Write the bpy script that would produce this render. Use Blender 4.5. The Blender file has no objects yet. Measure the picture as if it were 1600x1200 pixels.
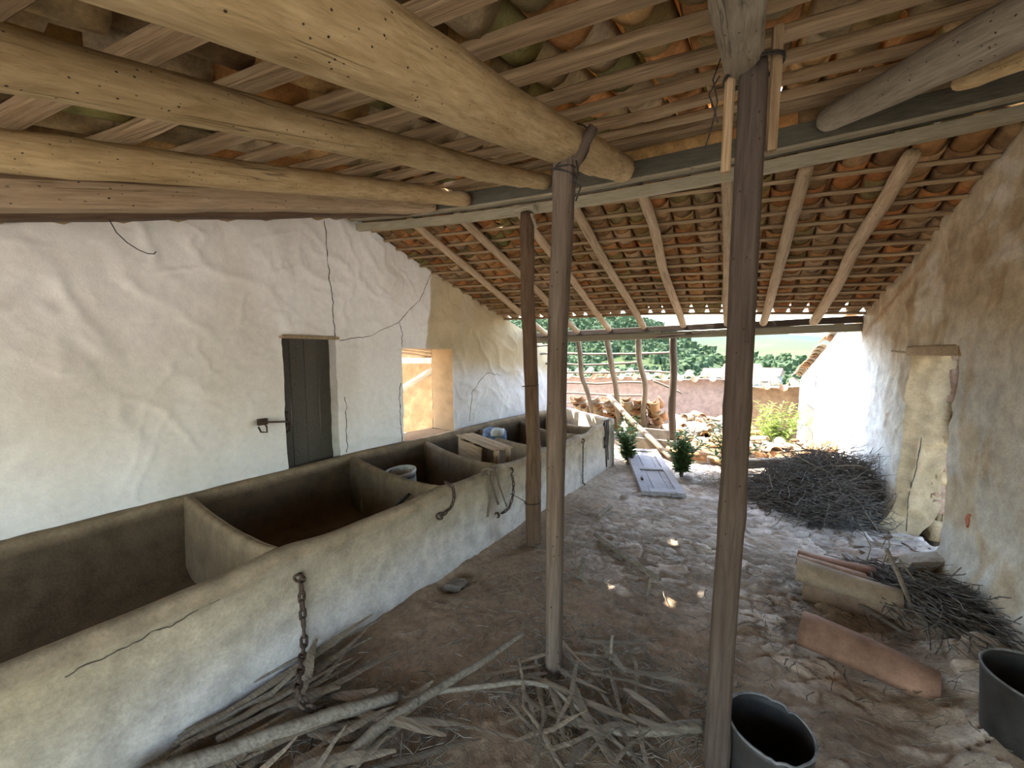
import bpy, math, random
import numpy as np
from mathutils import Vector, Matrix, Quaternion

random.seed(7)
RNG = np.random.default_rng(7)
SC = bpy.context.scene
COL = SC.collection

# ------------------------------------------------------------------ camera
cam_d = bpy.data.cameras.new('camera')
cam = bpy.data.objects.new('camera', cam_d)
COL.objects.link(cam)
cam_d.sensor_fit = 'HORIZONTAL'
cam_d.sensor_width = 36.0
cam_d.lens = 36.0 * 600.0 / 1600.0
cam_d.clip_start = 0.02
cam_d.clip_end = 3000
cam.location = (0, 0, 1.55)
cam.rotation_euler = (math.radians(90 - 4.764), 0, math.radians(30.256))
SC.camera = cam

# ------------------------------------------------------------------ light
world = bpy.data.worlds.new('world')
SC.world = world
world.use_nodes = True
wt = world.node_tree
wt.nodes.clear()
wo = wt.nodes.new('ShaderNodeOutputWorld')
wb = wt.nodes.new('ShaderNodeBackground')
sky = wt.nodes.new('ShaderNodeTexSky')
sky.sky_type = 'NISHITA'
sky.sun_disc = False
sky.sun_elevation = math.radians(62)
sky.sun_rotation = math.radians(-90)
sky.air_density = 1.3
sky.dust_density = 2.5
sky.altitude = 300
wb.inputs['Strength'].default_value = 0.32
wt.links.new(sky.outputs[0], wb.inputs[0])
wt.links.new(wb.outputs[0], wo.inputs[0])

SUN_DIR = Vector((0.50, 0.06, -0.87)).normalized()
sun_d = bpy.data.lights.new('sun', 'SUN')
sun_d.energy = 4.6
sun_d.angle = math.radians(0.6)
sun_d.color = (1.0, 0.93, 0.82)
sun = bpy.data.objects.new('sun', sun_d)
COL.objects.link(sun)
sun.location = (-6, 0, 12)
sun.rotation_mode = 'QUATERNION'
sun.rotation_quaternion = SUN_DIR.to_track_quat('-Z', 'Y')

SC.view_settings.view_transform = 'Standard'
SC.view_settings.look = 'None'
SC.view_settings.gamma = 1.0
SC.view_settings.use_curve_mapping = False
SC.view_settings.exposure = 2.8
SC.cycles.max_bounces = 10
SC.cycles.diffuse_bounces = 7

# ------------------------------------------------------------------ noise
def _h(ix, iy, s):
    ix = np.asarray(ix).astype(np.int64) & 0xffff
    iy = np.asarray(iy).astype(np.int64) & 0xffff
    n = (ix * 374761393 + iy * 668265263 + s * 144269504) & 0xffffffff
    n = ((n ^ (n >> 13)) * 1274126177) & 0xffffffff
    return ((n ^ (n >> 16)) & 0xffff) / 65535.0

def vn(x, y, s=0):
    x = np.asarray(x, float); y = np.asarray(y, float)
    ix = np.floor(x); iy = np.floor(y)
    fx = x - ix; fy = y - iy
    fx = fx * fx * (3 - 2 * fx); fy = fy * fy * (3 - 2 * fy)
    a = _h(ix, iy, s); b = _h(ix + 1, iy, s); c = _h(ix, iy + 1, s); d = _h(ix + 1, iy + 1, s)
    return a + (b - a) * fx + (c - a) * fy + (a - b - c + d) * fx * fy

def fbm(x, y, s=0, o=4):
    x = np.asarray(x, float); y = np.asarray(y, float)
    t = 0; a = 0.5; f = 1.0
    for k in range(o):
        t = t + a * vn(x * f + 17.3 * k, y * f - 9.1 * k, s + k)
        a *= 0.5; f *= 2.03
    return t / (1 - 0.5 ** o)

def sstep(a, b, x):
    t = np.clip((np.asarray(x, float) - a) / (b - a), 0, 1)
    return t * t * (3 - 2 * t)

def mix(a, b, t):
    return np.asarray(a, float) + (np.asarray(b, float) - np.asarray(a, float)) * np.asarray(t)[..., None]

def worley(x, y, s=0, tilt=False):
    tlt = np.zeros(x.shape)
    ix = np.floor(x); iy = np.floor(y)
    f1 = np.full(x.shape, 9.0); f2 = np.full(x.shape, 9.0); cid = np.zeros(x.shape)
    for dx in (-1, 0, 1):
        for dy in (-1, 0, 1):
            cx = ix + dx; cy = iy + dy
            px = cx + 0.1 + 0.8 * _h(cx, cy, s); py = cy + 0.1 + 0.8 * _h(cx, cy, s + 11)
            d = np.hypot(px - x, py - y)
            c = _h(cx, cy, s + 23)
            n1 = d < f1
            f2 = np.where(n1, f1, np.minimum(f2, d))
            cid = np.where(n1, c, cid)
            tlt = np.where(n1, (x - px) * (c - 0.5) + (y - py) * (_h(cx, cy, s + 31) - 0.2), tlt)
            f1 = np.where(n1, d, f1)
    return (f1, f2, cid, tlt) if tilt else (f1, f2, cid)

# ------------------------------------------------------------------ object helpers
def wm(o):
    if o.rotation_mode == 'QUATERNION':
        b = Matrix.Translation(o.location) @ o.rotation_quaternion.to_matrix().to_4x4()
    else:
        b = Matrix.Translation(o.location) @ o.rotation_euler.to_matrix().to_4x4()
    s = Matrix.Diagonal(Vector((*o.scale, 1)))
    b = b @ s
    return wm(o.parent) @ o.matrix_parent_inverse @ b if o.parent else b

def tag(o, label=None, cat=None, group=None, kind=None):
    if label: o['label'] = label
    if cat: o['category'] = cat
    if group: o['group'] = group
    if kind: o['kind'] = kind
    return o

def setparent(o, p):
    o.parent = p
    o.matrix_parent_inverse = wm(p).inverted()

def empty(name, loc, label, cat, group=None, kind=None):
    o = bpy.data.objects.new(name, None)
    o.empty_display_size = 0.1
    o.location = loc
    COL.objects.link(o)
    return tag(o, label, cat, group, kind)

class MB:
    def __init__(s):
        s.v = []; s.f = []; s.c = []; s.n = 0
    def add(s, vf, col=None):
        v, f = vf
        v = np.asarray(v, float).reshape(-1, 3)
        s.v.append(v)
        o = s.n
        s.f.extend([tuple(i + o for i in q) for q in f])
        s.n += len(v)
        if col is None: col = (0.5, 0.5, 0.5)
        c = np.asarray(col, float)
        if c.ndim == 1: c = np.tile(c, (len(v), 1))
        s.c.append(c)
    def mesh(s, name, mat, smooth=True, usecol=True):
        me = bpy.data.meshes.new(name)
        v = np.concatenate(s.v)
        me.from_pydata(v.tolist(), [], s.f)
        if usecol:
            a = me.attributes.new('Col', 'FLOAT_COLOR', 'POINT')
            c = np.concatenate([np.concatenate(s.c), np.ones((s.n, 1))], 1).astype(np.float32)
            a.data.foreach_set('color', c.ravel())
        if smooth:
            me.polygons.foreach_set('use_smooth', [True] * len(me.polygons))
        me.materials.append(mat)
        me.update()
        return me
    def obj(s, name, mat, parent=None, smooth=True):
        o = bpy.data.objects.new(name, s.mesh(name, mat, smooth))
        COL.objects.link(o)
        if parent is not None: setparent(o, parent)
        return o

def frame_x(d):
    """rotation taking local X onto d with local Z kept as near to up as it can be"""
    x = Vector(d).normalized()
    up = Vector((0, 0, 1))
    if abs(x.z) > 0.98: up = Vector((0, 1, 0))
    y = up.cross(x).normalized()
    z = x.cross(y)
    return Matrix((x, y, z)).transposed()

def tube(path, rad, sides=10, flat=1.0, lump=0.0, seed=0, sq=0.0, cap=True, twist=0.0):
    P = np.asarray(path, float); N = len(P)
    R = np.broadcast_to(np.asarray(rad, float), (N,))
    T = np.gradient(P, axis=0)
    T /= np.linalg.norm(T, axis=1)[:, None] + 1e-9
    ref = np.array([0, 0, 1.0])
    if abs(T[0] @ ref) > 0.95: ref = np.array([0, 1.0, 0])
    U = np.zeros_like(P); V = np.zeros_like(P)
    u = np.cross(ref, T[0]); u /= np.linalg.norm(u)
    for i in range(N):
        u = u - T[i] * (u @ T[i]); u /= np.linalg.norm(u) + 1e-9
        U[i] = u; V[i] = np.cross(T[i], u)
    th = np.arange(sides) / sides * 2 * np.pi
    L = np.concatenate([[0], np.cumsum(np.linalg.norm(np.diff(P, axis=0), axis=1))])
    A, LL = np.meshgrid(th, L)
    A2 = A + twist * LL
    rr = np.repeat(R[:, None], sides, 1)
    if lump:
        rr = rr * (1 + lump * (fbm(np.cos(A) * 1.3 + seed * 3.1 + 5, LL * 5 + np.sin(A) * 1.3, seed, 3) - 0.5) * 2)
    if sq:
        c = np.abs(np.cos(A2)); s_ = np.abs(np.sin(A2))
        p = 2 + 8 * sq
        rr = rr / (c ** p + s_ ** p) ** (1 / p) * (1 - 0.1 * sq)
    pts = P[:, None, :] + rr[..., None] * (np.cos(A2)[..., None] * U[:, None, :] + flat * np.sin(A2)[..., None] * V[:, None, :])
    v = pts.reshape(-1, 3)
    f = []
    for i in range(N - 1):
        for k in range(sides):
            k2 = (k + 1) % sides
            f.append((i * sides + k, i * sides + k2, (i + 1) * sides + k2, (i + 1) * sides + k))
    if cap:
        f.append(tuple(range(sides))[::-1])
        f.append(tuple((N - 1) * sides + k for k in range(sides)))
    return v, f

def box(cx, cy, cz, sx, sy, sz):
    x, y, z = sx / 2, sy / 2, sz / 2
    v = [(cx + a * x, cy + b * y, cz + c * z) for a in (-1, 1) for b in (-1, 1) for c in (-1, 1)]
    f = [(0, 1, 3, 2), (4, 6, 7, 5), (0, 4, 5, 1), (2, 3, 7, 6), (0, 2, 6, 4), (1, 5, 7, 3)]
    return v, f

def bevbox(sx, sy, sz, b=0.006, nx=1, wob=0.0, seed=0, org=(0, 0, 0)):
    """box along X from 0 to sx, centred in y and z, chamfered, split in nx along the length"""
    y, z = sy / 2, sz / 2
    prof = [(-y + b, -z), (y - b, -z), (y, -z + b), (y, z - b), (y - b, z), (-y + b, z), (-y, z - b), (-y, -z + b)]
    n = len(prof)
    xs = np.linspace(0, sx, nx + 1)
    v = []
    for i, x in enumerate(xs):
        w = (fbm(x * 3 + seed, seed * 1.7, seed, 2) - 0.5) * 2 * wob if wob else 0
        w2 = (fbm(x * 3 + seed + 40, seed * 1.7, seed, 2) - 0.5) * 2 * wob if wob else 0
        for k, (a, c) in enumerate(prof):
            e = (fbm(x * 9 + k * 7.7, seed, 3, 2) - 0.5) * wob * 0.8 if wob else 0
            v.append((x + org[0], a + w + e + org[1], c + w2 + e + org[2]))
    f = []
    for i in range(nx):
        for k in range(n):
            k2 = (k + 1) % n
            f.append((i * n + k, (i + 1) * n + k, (i + 1) * n + k2, i * n + k2))
    f.append(tuple(range(n)))
    f.append(tuple(nx * n + k for k in range(n))[::-1])
    return v, f

def xform(vf, M):
    v, f = vf
    v = np.asarray(v, float)
    M = np.array(M)
    return v @ M[:3, :3].T + M[:3, 3], f

def pose(o, loc, d=None, rot=None):
    o.rotation_mode = 'QUATERNION'
    o.location = loc
    if d is not None: o.rotation_quaternion = frame_x(d).to_quaternion()
    if rot is not None: o.rotation_quaternion = rot
    return o

def pole(name, p0, p1, r0, r1, mat, label=None, cat=None, group=None, sides=14, bow=0.02, lump=0.07, sq=0.0, seed=None, parent=None, kind='thing', step=0.05, knots=3, flat=1.0, twist=0.0):
    p0 = Vector(p0); p1 = Vector(p1)
    L = (p1 - p0).length
    seed = seed if seed is not None else int(abs(p0.x * 91 + p0.y * 57 + p1.x * 31 + L * 77)) % 97
    n = max(4, int(L / step) + 1)
    x = np.linspace(0, L, n)
    t = x / L
    env = np.sin(np.pi * t)
    py = bow * env * (fbm(t * 2.2, seed, seed, 2) - 0.5) * 4 + bow * 0.5 * np.sin(t * 9 + seed) * env
    pz = bow * env * (fbm(t * 2.2, seed + 50, seed, 2) - 0.5) * 4
    R = r0 + (r1 - r0) * t
    rg = np.random.default_rng(seed)
    for k in range(knots):
        R = R * (1 + 0.09 * np.exp(-((x - rg.uniform(0, L)) / 0.05) ** 2))
    R[0] *= 0.93; R[-1] *= 0.93
    m = MB()
    m.add(tube(np.stack([x, py, pz], 1), R, sides, lump=lump, seed=seed, sq=sq, flat=flat, twist=twist))
    o = m.obj(name, mat)
    pose(o, p0, p1 - p0)
    if parent is not None: setparent_keep(o, parent)
    else: tag(o, label, cat, group, kind)
    return o

def setparent_keep(o, p):
    o.parent = p
    o.matrix_parent_inverse = wm(p).inverted()

def beam(name, p0, p1, w, h, mat, label=None, cat=None, group=None, wob=0.004, seed=1, parent=None, kind='thing', bev=0.006, roll=0.0):
    p0 = Vector(p0); p1 = Vector(p1)
    L = (p1 - p0).length
    m = MB()
    m.add(bevbox(L, w, h, bev, max(2, int(L / 0.12)), wob, seed))
    o = m.obj(name, mat, smooth=False)
    pose(o, p0, p1 - p0)
    if roll: o.rotation_quaternion = o.rotation_quaternion @ Quaternion((1, 0, 0), roll)
    if parent is not None: setparent_keep(o, parent)
    else: tag(o, label, cat, group, kind)
    return o

def tilev(L, r0, r1, th=0.012, nseg=7, nlen=3, arc=165.0, wob=0.0, seed=0):
    """canal tile along +X, arched upwards, tapering from r0 to r1"""
    a = np.radians(np.linspace(-arc / 2, arc / 2, nseg + 1))
    xs = np.linspace(0, L, nlen + 1)
    v = []
    rg = np.random.default_rng(seed)
    sag = rg.normal(0, wob) if wob else 0
    for side in (0, 1):
        for x in xs:
            r = r0 + (r1 - r0) * x / L - (th if side else 0)
            z = sag * 4 * x / L * (1 - x / L)
            for q in a:
                v.append((x, r * math.sin(q), r * math.cos(q) + z))
    n = nseg + 1; S = n * (nlen + 1)
    f = []
    for i in range(nlen):
        for k in range(nseg):
            a0 = i * n + k
            f.append((a0, a0 + n, a0 + n + 1, a0 + 1))
            b0 = S + a0
            f.append((b0, b0 + 1, b0 + n + 1, b0 + n))
    for i in range(nlen):
        for k in (0, nseg):
            q = (i * n + k, (i + 1) * n + k, S + (i + 1) * n + k, S + i * n + k)
            f.append(q if k else q[::-1])
    for k in range(nseg):
        f.append((k, k + 1, S + k + 1, S + k))
        e = nlen * n
        f.append((e + k, S + e + k, S + e + k + 1, e + k + 1))
    return np.array(v), f

# ------------------------------------------------------------------ materials
def nodes(name, rough=0.9, spec=0.2):
    m = bpy.data.materials.new(name)
    m.use_nodes = True
    t = m.node_tree
    b = t.nodes['Principled BSDF']
    b.inputs['Roughness'].default_value = rough
    b.inputs['Specular IOR Level'].default_value = spec
    return m, t, b

def N(t, kind, **kw):
    n = t.nodes.new(kind)
    for k, v in kw.items():
        if k in n.inputs: n.inputs[k].default_value = v
        else: setattr(n, k, v)
    return n

def ramp(t, stops):
    r = t.nodes.new('ShaderNodeValToRGB')
    el = r.color_ramp.elements
    while len(el) < len(stops): el.new(0.5)
    for e, (p, c) in zip(el, stops):
        e.position = p
        e.color = (*c, 1) if len(c) == 3 else c
    return r

def mixc(t, fac, a, b, mode='MIX'):
    n = t.nodes.new('ShaderNodeMix')
    n.data_type = 'RGBA'; n.blend_type = mode
    for s, v in ((n.inputs[0], fac), (n.inputs[6], a), (n.inputs[7], b)):
        if isinstance(v, (int, float)): s.default_value = v
        elif isinstance(v, tuple): s.default_value = (*v, 1)
        else: t.links.new(v, s)
    return n.outputs[2]

def math_(t, op, a, b=0.0):
    n = t.nodes.new('ShaderNodeMath'); n.operation = op
    for s, v in zip(n.inputs, (a, b)):
        if isinstance(v, (int, float)): s.default_value = v
        else: t.links.new(v, s)
    return n.outputs[0]

def coords(t, scale=(1, 1, 1), rnd=True):
    tc = N(t, 'ShaderNodeTexCoord')
    mp = N(t, 'ShaderNodeMapping')
    mp.inputs['Scale'].default_value = scale
    t.links.new(tc.outputs['Object'], mp.inputs['Vector'])
    if rnd:
        oi = N(t, 'ShaderNodeObjectInfo')
        mu = math_(t, 'MULTIPLY', oi.outputs['Random'], 37.0)
        cb = N(t, 'ShaderNodeCombineXYZ')
        for k in range(3): t.links.new(mu, cb.inputs[k])
        t.links.new(cb.outputs[0], mp.inputs['Location'])
    return mp.outputs[0]

def noise(t, vec, scale, detail=4, rough=0.6, dist=0.0):
    n = N(t, 'ShaderNodeTexNoise', Scale=scale, Detail=detail, Roughness=rough, Distortion=dist)
    t.links.new(vec, n.inputs['Vector'])
    return n.outputs[0]

def bump(t, b, h, strength=0.4, dist=0.01):
    n = N(t, 'ShaderNodeBump', Strength=strength, Distance=dist)
    t.links.new(h, n.inputs['Height'])
    t.links.new(n.outputs[0], b.inputs['Normal'])

def wood(name, c1, c2, c3, grain=60.0, stretch=0.05, holes=0.0, bs=0.5, patch=(1, 1, 1), pf=0.4, var=0.25):
    m, t, b = nodes(name, 0.85, 0.2)
    v = coords(t, (stretch, 1, 1))
    g = noise(t, v, grain, 5, 0.65, 0.4)
    v2 = coords(t, (0.3, 1, 1))
    p = noise(t, v2, 9.0, 4, 0.6)
    r = ramp(t, [(0.28, c1), (0.5, c2), (0.74, c3)])
    t.links.new(g, r.inputs[0])
    pr = ramp(t, [(0.35, (0, 0, 0)), (0.7, (1, 1, 1))])
    t.links.new(p, pr.inputs[0])
    pm = math_(t, 'MULTIPLY', pr.outputs[0], pf)
    c = mixc(t, pm, r.outputs[0], patch, 'MULTIPLY' if max(patch) <= 1 else 'MIX')
    h = math_(t, 'MULTIPLY', g, 1.0)
    if holes:
        v3 = coords(t, (0.7, 1, 1))
        vo = N(t, 'ShaderNodeTexVoronoi', Scale=holes)
        t.links.new(v3, vo.inputs['Vector'])
        hr = ramp(t, [(0.07, (1, 1, 1)), (0.13, (0, 0, 0))])
        t.links.new(vo.outputs['Distance'], hr.inputs[0])
        gate = ramp(t, [(0.36, (0, 0, 0)), (0.48, (1, 1, 1))])
        t.links.new(noise(t, v2, 14.0, 2), gate.inputs[0])
        hm = math_(t, 'MULTIPLY', hr.outputs[0], gate.outputs[0])
        c = mixc(t, hm, c, (0.03, 0.02, 0.012))
        h = math_(t, 'SUBTRACT', h, math_(t, 'MULTIPLY', hm, 1.5))
    # long drying cracks
    v4 = coords(t, (0.03, 1, 1))
    cr = ramp(t, [(0.0, (1, 1, 1)), (0.010, (0, 0, 0))])
    cn = math_(t, 'ABSOLUTE', math_(t, 'SUBTRACT', noise(t, v4, 16.0, 3, 0.55), 0.5))
    t.links.new(cn, cr.inputs[0])
    cg = ramp(t, [(0.52, (0, 0, 0)), (0.62, (1, 1, 1))])
    t.links.new(noise(t, v2, 6.0, 2), cg.inputs[0])
    cm = math_(t, 'MULTIPLY', math_(t, 'MULTIPLY', cr.outputs[0], cg.outputs[0]), 0.6)
    c = mixc(t, cm, c, (0.04, 0.028, 0.018))
    h = math_(t, 'SUBTRACT', h, cm)
    oi = N(t, 'ShaderNodeObjectInfo')
    k = math_(t, 'ADD', math_(t, 'MULTIPLY', oi.outputs['Random'], var), 1 - var * 0.5)
    hs = N(t, 'ShaderNodeHueSaturation')
    t.links.new(k, hs.inputs['Value']); t.links.new(c, hs.inputs['Color'])
    t.links.new(hs.outputs[0], b.inputs['Base Color'])
    bump(t, b, h, bs, 0.008)
    return m

def attr(name, rough=0.9, n1=25.0, amt=0.35, n2=140.0, bs=0.5, bd=0.008, spec=0.15, rnd=False):
    """colour from the mesh's own colour attribute, broken up by grain"""
    m, t, b = nodes(name, rough, spec)
    a = N(t, 'ShaderNodeAttribute', attribute_name='Col')
    v = coords(t, (1, 1, 1), rnd)
    x = noise(t, v, n1, 6, 0.65)
    y = noise(t, v, n2, 4, 0.6)
    r = ramp(t, [(0.3, (1 - amt,) * 3), (0.7, (1 + amt * 0.6,) * 3)])
    t.links.new(x, r.inputs[0])
    c = mixc(t, 1.0, a.outputs['Color'], r.outputs[0], 'MULTIPLY')
    r2 = ramp(t, [(0.3, (1 - amt * 0.5,) * 3), (0.7, (1 + amt * 0.3,) * 3)])
    t.links.new(y, r2.inputs[0])
    c = mixc(t, 1.0, c, r2.outputs[0], 'MULTIPLY')
    t.links.new(c, b.inputs['Base Color'])
    h = math_(t, 'ADD', math_(t, 'MULTIPLY', x, 1.0), math_(t, 'MULTIPLY', y, 0.35))
    bump(t, b, h, bs, bd)
    return m

def plain(name, c, rough=0.8, var=0.25, n1=30.0, bs=0.2, metal=0.0, spec=0.3, c2=None):
    m, t, b = nodes(name, rough, spec)
    v = coords(t)
    x = noise(t, v, n1, 5, 0.6)
    c2 = c2 or tuple(q * (1 - var * 1.6) for q in c)
    r = ramp(t, [(0.32, c2), (0.68, tuple(min(1, q * (1 + var * 0.5)) for q in c))])
    t.links.new(x, r.inputs[0])
    t.links.new(r.outputs[0], b.inputs['Base Color'])
    b.inputs['Metallic'].default_value = metal
    bump(t, b, x, bs, 0.005)
    return m

M = {}
M['log'] = wood('log_wood', (0.35, 0.245, 0.115), (0.50, 0.37, 0.19), (0.60, 0.465, 0.265), 70, 0.14, 62.0, 0.7, (0.62, 0.55, 0.46), 0.8)
M['loggrey'] = wood('grey_log_wood', (0.19, 0.155, 0.11), (0.29, 0.245, 0.18), (0.38, 0.33, 0.25), 70, 0.10, 40.0, 0.5, (0.7, 0.68, 0.62), 0.5)
M['rafter'] = wood('rafter_wood', (0.24, 0.165, 0.095), (0.36, 0.26, 0.16), (0.45, 0.35, 0.23), 70, 0.08, 34.0, 0.5, (0.75, 0.7, 0.62), 0.5)
M['batten'] = wood('batten_wood', (0.18, 0.115, 0.06), (0.31, 0.215, 0.12), (0.42, 0.31, 0.19), 70, 0.05, 0, 0.5, (0.7, 0.66, 0.6), 0.6)
M['sawn'] = wood('painted_beam_wood', (0.085, 0.080, 0.058), (0.115, 0.107, 0.080), (0.15, 0.138, 0.105), 80, 0.03, 0, 0.3, (0.75, 0.72, 0.66), 0.5)
M['sawnpale'] = wood('pale_board_wood', (0.25, 0.215, 0.145), (0.32, 0.28, 0.195), (0.38, 0.335, 0.245), 80, 0.03, 0, 0.3, (0.75, 0.72, 0.66), 0.5)
M['postdark'] = wood('dark_post_wood', (0.042, 0.031, 0.023), (0.066, 0.050, 0.038), (0.095, 0.075, 0.058), 80, 0.06, 40.0, 0.3, (0.75, 0.7, 0.66), 0.5, 0.05)
M['post'] = wood('post_wood', (0.070, 0.050, 0.036), (0.112, 0.085, 0.062), (0.16, 0.128, 0.098), 80, 0.05, 30.0, 0.35, (0.75, 0.7, 0.66), 0.5, 0.05)
M['bark'] = wood('bark_post_wood', (0.065, 0.040, 0.023), (0.12, 0.076, 0.045), (0.17, 0.115, 0.072), 45, 0.10, 0, 0.8, (0.65, 0.6, 0.55), 0.6, 0.05)
M['door'] = wood('door_wood', (0.055, 0.050, 0.040), (0.080, 0.073, 0.058), (0.11, 0.10, 0.085), 80, 0.04, 0, 0.3, (0.8, 0.8, 0.78), 0.4, 0.0)
M['silver'] = wood('weathered_grey_wood', (0.18, 0.165, 0.16), (0.30, 0.28, 0.275), (0.40, 0.38, 0.37), 80, 0.03, 0, 0.5, (0.8, 0.78, 0.76), 0.4)
M['stick'] = wood('dry_stick_wood', (0.11, 0.085, 0.060), (0.20, 0.165, 0.12), (0.30, 0.26, 0.20), 90, 0.06, 0, 0.4, (0.75, 0.72, 0.68), 0.5)
M['blade'] = wood('dry_leaf_fibre', (0.13, 0.10, 0.066), (0.22, 0.175, 0.12), (0.32, 0.27, 0.195), 120, 0.04, 0, 0.4, (0.75, 0.72, 0.68), 0.5, 0.6)
M['wall'] = attr('plaster', 0.92, 22.0, 0.08, 110.0, 0.35, 0.008)
M['wallrough'] = attr('worn_plaster', 0.93, 9.0, 0.28, 70.0, 0.6, 0.010)
M['floor'] = attr('dirt_and_flagstone', 0.95, 22.0, 0.35, 120.0, 0.7, 0.012)
M['tile'] = attr('clay_roof_tile', 0.9, 16.0, 0.40, 110.0, 0.4, 0.006)
M['tileloose'] = attr('loose_clay_tile', 0.9, 16.0, 0.28, 110.0, 0.4, 0.006, rnd=True)
M['concrete'] = attr('trough_cement', 0.88, 9.0, 0.30, 70.0, 0.6, 0.010)
M['stone'] = attr('stone', 0.92, 18.0, 0.35, 90.0, 0.6, 0.01, rnd=True)
M['rust'] = plain('rusty_iron', (0.10, 0.065, 0.045), 0.85, 0.5, 90, 0.5, 0.3)
M['wire'] = plain('dark_wire', (0.03, 0.026, 0.022), 0.7, 0.3)
M['bucket'] = plain('black_plastic', (0.030, 0.028, 0.025), 0.6, 0.35, 14, 0.12, 0, 0.4)
M['dust'] = plain('dusty_grey_plastic', (0.20, 0.20, 0.195), 0.8, 0.4, 20, 0.2)
M['whiteplastic'] = plain('dirty_white_plastic', (0.42, 0.42, 0.38), 0.6, 0.35, 10, 0.1)
M['blue'] = plain('blue_cloth', (0.12, 0.16, 0.25), 0.9, 0.4, 20, 0.4)
M['rope'] = plain('old_rope', (0.20, 0.16, 0.11), 0.95, 0.5, 150, 0.8)
M['twig'] = plain('dark_brushwood', (0.155, 0.135, 0.112), 0.95, 0.5, 40, 0.4)
M['litter'] = plain('dry_litter', (0.28, 0.235, 0.175), 0.95, 0.5, 30, 0.4)
M['straw'] = plain('dry_straw', (0.36, 0.29, 0.20), 0.95, 0.4, 40, 0.3)
M['crack_or_shade'] = plain('plaster_crack_or_shade', (0.10, 0.085, 0.065), 0.95, 0.3)

def leafmat(name, c1, c2):
    m, t, b = nodes(name, 0.6, 0.3)
    v = coords(t)
    r = ramp(t, [(0.35, c1), (0.65, c2)])
    t.links.new(noise(t, v, 14, 3), r.inputs[0])
    t.links.new(r.outputs[0], b.inputs['Base Color'])
    tr = N(t, 'ShaderNodeBsdfTranslucent')
    t.links.new(r.outputs[0], tr.inputs['Color'])
    mx = N(t, 'ShaderNodeMixShader')
    mx.inputs[0].default_value = 0.35
    t.links.new(b.outputs[0], mx.inputs[1]); t.links.new(tr.outputs[0], mx.inputs[2])
    out = [n for n in t.nodes if n.type == 'OUTPUT_MATERIAL'][0]
    t.links.new(mx.outputs[0], out.inputs[0])
    return m
M['leaf'] = leafmat('green_leaf', (0.05, 0.11, 0.03), (0.11, 0.20, 0.05))
M['leafyellow'] = leafmat('yellow_green_leaf', (0.13, 0.20, 0.03), (0.24, 0.30, 0.06))
M['forest'] = plain('tree_crowns', (0.034, 0.054, 0.018), 0.95, 0.5, 0.35, 0.0, c2=(0.014, 0.026, 0.010))

# ------------------------------------------------------------------ shared heights
def fz(x, y):
    """floor level: lifted by a bank of earth at the right wall, falling away beyond the low beam"""
    x = np.asarray(x, float); y = np.asarray(y, float)
    z = 0.18 * sstep(0.62, 1.25, x) * (1 - sstep(3.0, 4.8, y))
    z = z - 0.45 * sstep(6.2, 10.5, y) + 0.42 * np.exp(-((x + 0.7) / 0.9) ** 2 - ((y - 8.7) / 1.1) ** 2)
    return z

def ridge_y(x): return 2.6 + 0.11 * (np.asarray(x, float) + 3.33)
def zn(y): return 2.905 + 0.30 * (np.asarray(y, float) - 2.75)          # top of the near logs
def sf(x): return 0.315 + 0.03 * np.clip((-1 - np.asarray(x, float)) / 2, 0, 1)
def zf(x, y): return 2.80 - sf(x) * (np.asarray(y, float) - 2.75)       # top of the far rafters

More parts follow.
